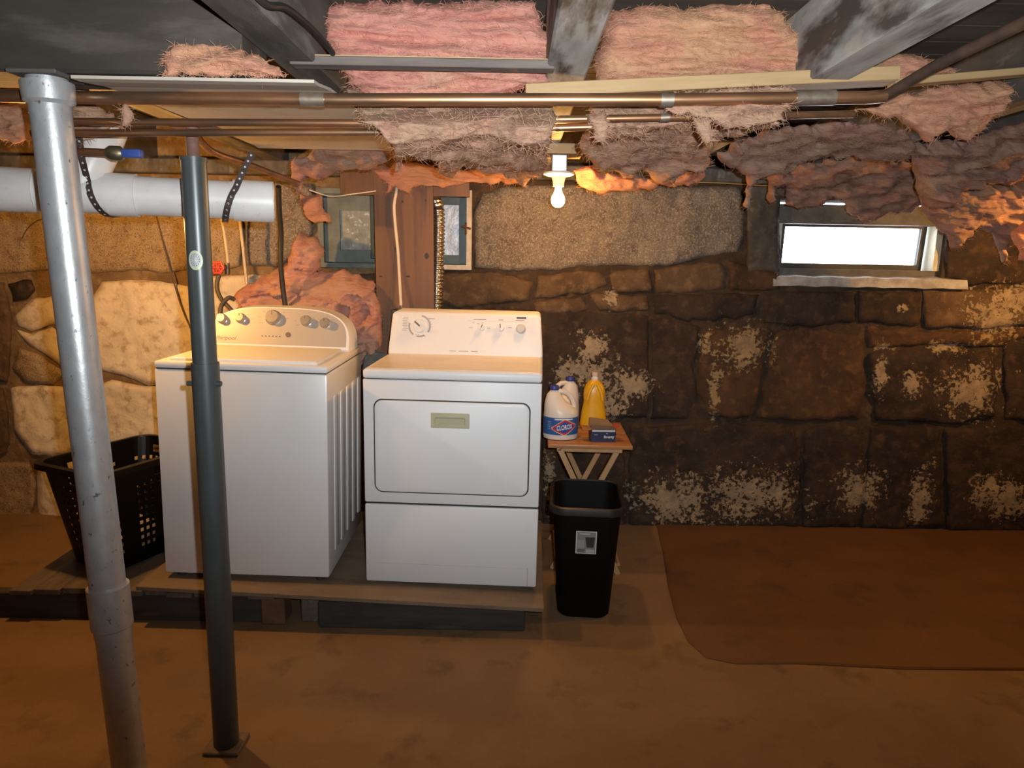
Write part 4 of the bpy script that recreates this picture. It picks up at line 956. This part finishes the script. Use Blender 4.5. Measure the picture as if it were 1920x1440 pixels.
MB().tube([(-.010, -.040, HY * .84), (-.03, -.046, HY * .7), (-.04, -.047, HY * .55)], .008, 10).build('grip_ridge', ylw, yt, True)
MB().lathe([(.019, .895 * HY), (.0195, .94 * HY), (.015, .95 * HY), (.014, .985 * HY)], 20).build('neck', cream, yt, True)
MB().lathe([(.017, .985 * HY), (.018, 1.0 * HY), (.016, 1.045 * HY), (.001, 1.05 * HY)], 20).build('spout', M('dull_pink_cap', (.62, .45, .36), rough=.45), yt, True)
# small dark blue carton
bp_ = PZ(1108, 829, TZ); bx = thing('paper_towel_carton', 'small dark blue open carton with white lettering on the tray table', 'box', (bp_.x, bp_.y, TZ + .0005), (0, 0, math.radians(2)))
nav = M('navy_card', (.022, .028, .075), (.018, .022, .055), 10, .4); kra = M('brown_card', (.36, .18, .06), (.28, .14, .05), 10, .8); red = M('red_card', (.42, .07, .05), rough=.5)
bw, bd_, bh = .122, .085, .062
MB().box(0, bw, 0, .002, 0, bh).box(0, bw, bd_ - .002, bd_, 0, bh).box(0, .002, .002, bd_ - .002, 0, bh).box(bw - .002, bw, .002, bd_ - .002, 0, bh).box(.002, bw - .002, .002, bd_ - .002, 0, .002).build('carton', nav, bx)
MB().box(.004, bw - .004, -.0008, 0, bh - .010, bh - .001).build('silver_band', M('silver_print', (.55, .56, .6), rough=.4), bx)
text(bx, 'Bounty', .0185, lambda u, v_: (.088 + u * .95, -.0008, .026 + v_), whl, bold=.0003)
MB().box(.073, .081, -.0008, -.0002, .041, .046).box(.015, .032, -.0008, -.0002, .036, .0385).build('small_print', M('grey_ink', (.35, .35, .42), rough=.5), bx)
def flap(name, pts, mt):
    c = [Vector(p) for p in pts]; nn = (c[1] - c[0]).cross(c[2] - c[1]).normalized() * .0015
    MB().loft([[p - nn for p in c], [p + nn for p in c]]).build(name, mt, bx)
flap('flap', [(.002, .0, bh), (.002, .083, bh), (-.042, .075, bh + .004), (-.042, .01, bh - .004)], kra)
flap('flap', [(0, bd_, bh), (bw, bd_, bh), (bw - .03, bd_ - .002, bh + .034), (.0, bd_ - .004, bh + .045)], kra)
flap('flap', [(bw, .0, bh), (bw, .083, bh), (bw + .015, .07, bh + .022), (bw + .02, .01, bh + .016)], red)
flap('flap', [(.0, .002, bh), (bw, .002, bh), (bw - .004, .05, bh + .006), (.004, .05, bh + .012)], M('grey_purple_card', (.13, .10, .11), rough=.6))

# ------------------------------------------------------------------ plank, cables, duct, hoses behind the machines
plw = M('orange_brown_plank', (.17, .075, .025), (.11, .048, .016), 3, .55, stretch=(3, 3, .35), c3=(.06, .028, .012), s3=4, lo3=.56, hi3=.7, bmp=.12)
pt_, pb_ = P(757, 340, 3.72), P(762, 640, 3.72)
pk = thing('wooden_plank', 'wide orange brown wooden plank standing upright behind the machines', 'plank', (pb_.x, 3.70, 0))
lean = (pt_.x - pb_.x) / (pt_.z - pb_.z)
hwp = 54 / F * 3.66
x_b, x_t = -lean * pb_.z, lean * (JZ - pb_.z)
MB().loft([[(x_b - hwp, 0, 0), (x_b + hwp, 0, 0), (x_b + hwp, .04, 0), (x_b - hwp, .04, 0)], [(x_t - hwp, 0, JZ - .002), (x_t + hwp, 0, JZ - .002), (x_t + hwp, .04, JZ - .002), (x_t - hwp, .04, JZ - .002)]]).build('board', plw, pk)
knm = M('dark_wood_knot', (.035, .018, .01), rough=.6)
for kx, ky, r_ in ((800, 480, .014), (742, 468, .011), (755, 378, .006), (798, 376, .006), (765, 518, .010), (714, 518, .008)):
    q = P(kx, ky, 3.70) - pk.location
    MB().add([(q.x + r_ * (1.2 if ky == 518 else .8) * math.cos(a), -.0008, q.z + r_ * (.5 if ky == 518 else 1.15) * math.sin(a)) for a in [2*math.pi*k/12 for k in range(12)]], [tuple(range(12))]).build('knot', knm, pk)
MB().box(P(640, 348, 3.80).x, P(880, 348, 3.80).x, 3.78, 3.83, P(700, 366, 3.80).z, JZ - .002).build('window_header', plw)
tag(bpy.data.objects['window_header'], 'orange brown board across the top of the dim window', 'board')
def cable(name, pts, r, mt, label, cat='cable', n=8, sub=6):
    q = [Vector(p) for p in pts]; out = []
    for i in range(len(q) - 1):
        p0, p1, p2, p3 = q[max(i-1, 0)], q[i], q[i+1], q[min(i+2, len(q)-1)]
        for k in range(sub):
            t = k / sub; out.append(.5 * ((2*p1) + (p2-p0)*t + (2*p0-5*p1+4*p2-p3)*t*t + (3*p1-p0-3*p2+p3)*t**3))
    out.append(q[-1]); o0 = out[0].copy()
    o = MB().tube([p - o0 for p in out], r, n).build(name, mt, None, True); o.location = o0
    return tag(o, label, cat)
wcab = M('white_cable_sheath', (.66, .58, .47), rough=.5); bcab = M('black_rubber', (.02, .018, .017), rough=.5); brn = M('brown_wire', (.09, .05, .03), rough=.6)
cable('power_cable', [P(744, 340, 3.66), P(743, 360, 3.675), P(739, 385, 3.68), P(741, 420, 3.68), P(746, 470, 3.685), P(749, 520, 3.68), P(752, 574, 3.66)], .0075, wcab, 'white electric cable running down the wooden plank')
ob = thing('outlet_box', 'dark metal outlet box at the foot of the white cable behind the dryer', 'outlet', P(751, 584, 3.66))
MB().rbox(-.045, .045, -.03, .035, -.1, .012, .004).build('box', M('dark_metal_box', (.03, .03, .03), rough=.5), ob)
MB().lathe([(.018, .012), (.02, .018), (.014, .026), (.012, .034)], 16).build('cable_clamp', chr2, ob, True)
cable('drain_hose', [P(522, 350, 3.3), P(524, 400, 3.40), P(527, 440, 3.46), P(526, 490, 3.48), P(531, 545, 3.50), P(537, 590, 3.50), P(540, 640, 3.50)], .0125, bcab, 'black drain hose dropping behind the washer panel', 'hose', 12)
# flexible foil duct
dct = M('crinkled_foil_duct', (.72, .66, .58), (.60, .54, .47), 18, .18, metal=.95, bmp=.35, bscale=50)
dpts = [P(803, 372, 3.90), P(816, 377, 3.83), P(821, 392, 3.81), P(822, 420, 3.81), P(821, 480, 3.81), P(819, 540, 3.81), P(817, 600, 3.80), P(812, 690, 3.80)]
q = []; 
for i in range(len(dpts) - 1):
    k_ = max(2, int((dpts[i+1] - dpts[i]).length / .004))
    for j in range(k_): q.append(dpts[i].lerp(dpts[i+1], j / k_))
rr = [.034 + .0045 * math.cos(2 * math.pi * i / 5) + .0015 * noise.noise((i * .13, 0, 0)) for i in range(len(q))]
dco = MB().tube([p - q[0] for p in q], rr, 20).build('dryer_duct', dct, None, True, auto=False); dco.location = q[0]
tag(dco, 'shiny ribbed foil dryer duct beside the wooden plank', 'duct')
# supply lines
cream_p = M('cream_painted_pipe', (.60, .50, .33), (.50, .40, .25), 20, .5)
cable('supply_pipe', [P(414, 398, 3.72), P(421, 440, 3.75), P(428, 494, 3.76)], .0085, cream_p, 'shorter thin cream water pipe ending above the red valve', 'pipe')
cable('supply_pipe', [P(448, 400, 3.72), P(454, 450, 3.75), P(463, 532, 3.76)], .0085, cream_p, 'longer thin cream water pipe right of the red valve', 'pipe')
rv = thing('water_valve', 'red handwheel water valve behind the washer', 'valve', P(426, 500, 3.74))
o0 = rv.location.copy(); wc_ = P(409, 502, 3.66) - o0
redh = M('red_enamel_handle', (.62, .06, .035), (.45, .05, .03), 40, .45)
MB().tube([Vector((0, 0, .02)), Vector((0, 0, -.04))], .013, 12).tube([Vector((0, 0, -.005)), wc_], .008, 10).build('body', M('old_brass', (.26, .21, .13), (.16, .13, .08), 40, .5, metal=.7), rv, True)
wh = MB(); RR = .028
wh.tube([wc_ + Vector((RR * math.cos(a) * (1 + .12 * math.cos(6*a)), -.004 + .004 * math.sin(a), RR * math.sin(a) * (1 + .12 * math.cos(6*a)))) for a in [2*math.pi*k/36 for k in range(37)]], .0065, 8, False)
for k in range(3): a = k * math.pi / 3; wh.tube([wc_ + Vector((RR*math.cos(a), 0, RR*math.sin(a))), wc_ - Vector((RR*math.cos(a), 0, RR*math.sin(a)))], .005, 8)
wh.build('handwheel', redh, rv, True)
hosem = M('grey_black_hose', (.07, .062, .05), rough=.55)
cable('fill_hose', [P(411, 516, 3.68), P(407, 530, 3.67), P(408, 545, 3.66), P(416, 562, 3.64), P(428, 575, 3.62), P(440, 590, 3.6), P(446, 610, 3.58)], .011, hosem, 'dark fill hose dropping from the red valve', 'hose', 10)
cable('fill_hose', [P(440, 562, 3.66), P(430, 558, 3.64), P(420, 566, 3.62), P(414, 578, 3.6), P(414, 600, 3.58), P(416, 625, 3.56)], .011, hosem, 'looped olive hose arching over the left of the washer panel', 'hose', 10)
cable('loose_wire', [P(291, 395, 3.925), P(302, 440, 3.925), P(318, 500, 3.925), P(332, 550, 3.925), P(346, 590, 3.925), P(362, 625, 3.925), P(372, 650, 3.925)], .004, brn, 'thin dark wire slanting down the pale stone wall', sub=5)
cable('loose_wire', [P(92, 408, 3.92), P(70, 414, 3.925), P(52, 428, 3.925), P(42, 446, 3.925)], .003, brn, 'short dark wire curling out left of the silver column')
cable('branch_cable', [P(460, -30, 1.45), P(500, 8, 1.52), P(535, 14, 1.6), P(575, 45, 1.75), P(605, 75, 1.85), P(624, 100, 1.94)], .0075, bcab, 'black cable clipped along the left joist', sub=6)
cable('yellow_wire', [P(1080, 352, 3.85), P(1180, 344, 3.85), P(1320, 342, 3.85), P(1460, 350, 3.85)], .003, M('yellow_wire_sheath', (.40, .25, .06), rough=.5), 'thin yellowish wire along the top of the big granite stone')
cable('white_wire', [P(580, 356, 3.5), P(620, 368, 3.52), P(660, 364, 3.52), P(705, 358, 3.55)], .003, wcab, 'thin white wire sagging across the top of the dim window')
cable('grey_pipe', [P(364, 250, 2.55), P(400, 285, 2.7), P(470, 310, 2.85), P(560, 345, 3.0)], .012, copd, 'corroded pipe slanting down behind the jack post top', 'pipe', 10)
lint = wool('grey_lint', (.30, .31, .30), (.22, .22, .21), (.36, .37, .36))
batt([(676,690),(688,662),(706,656),(726,662),(735,690),(728,720),(680,730)], [(650, 3.56), (730, 3.56)], .05, lint, 'clump of grey dust and lint in the gap between washer and dryer', 33, amp=.03, edge=12, group=None, name='lint_clump')
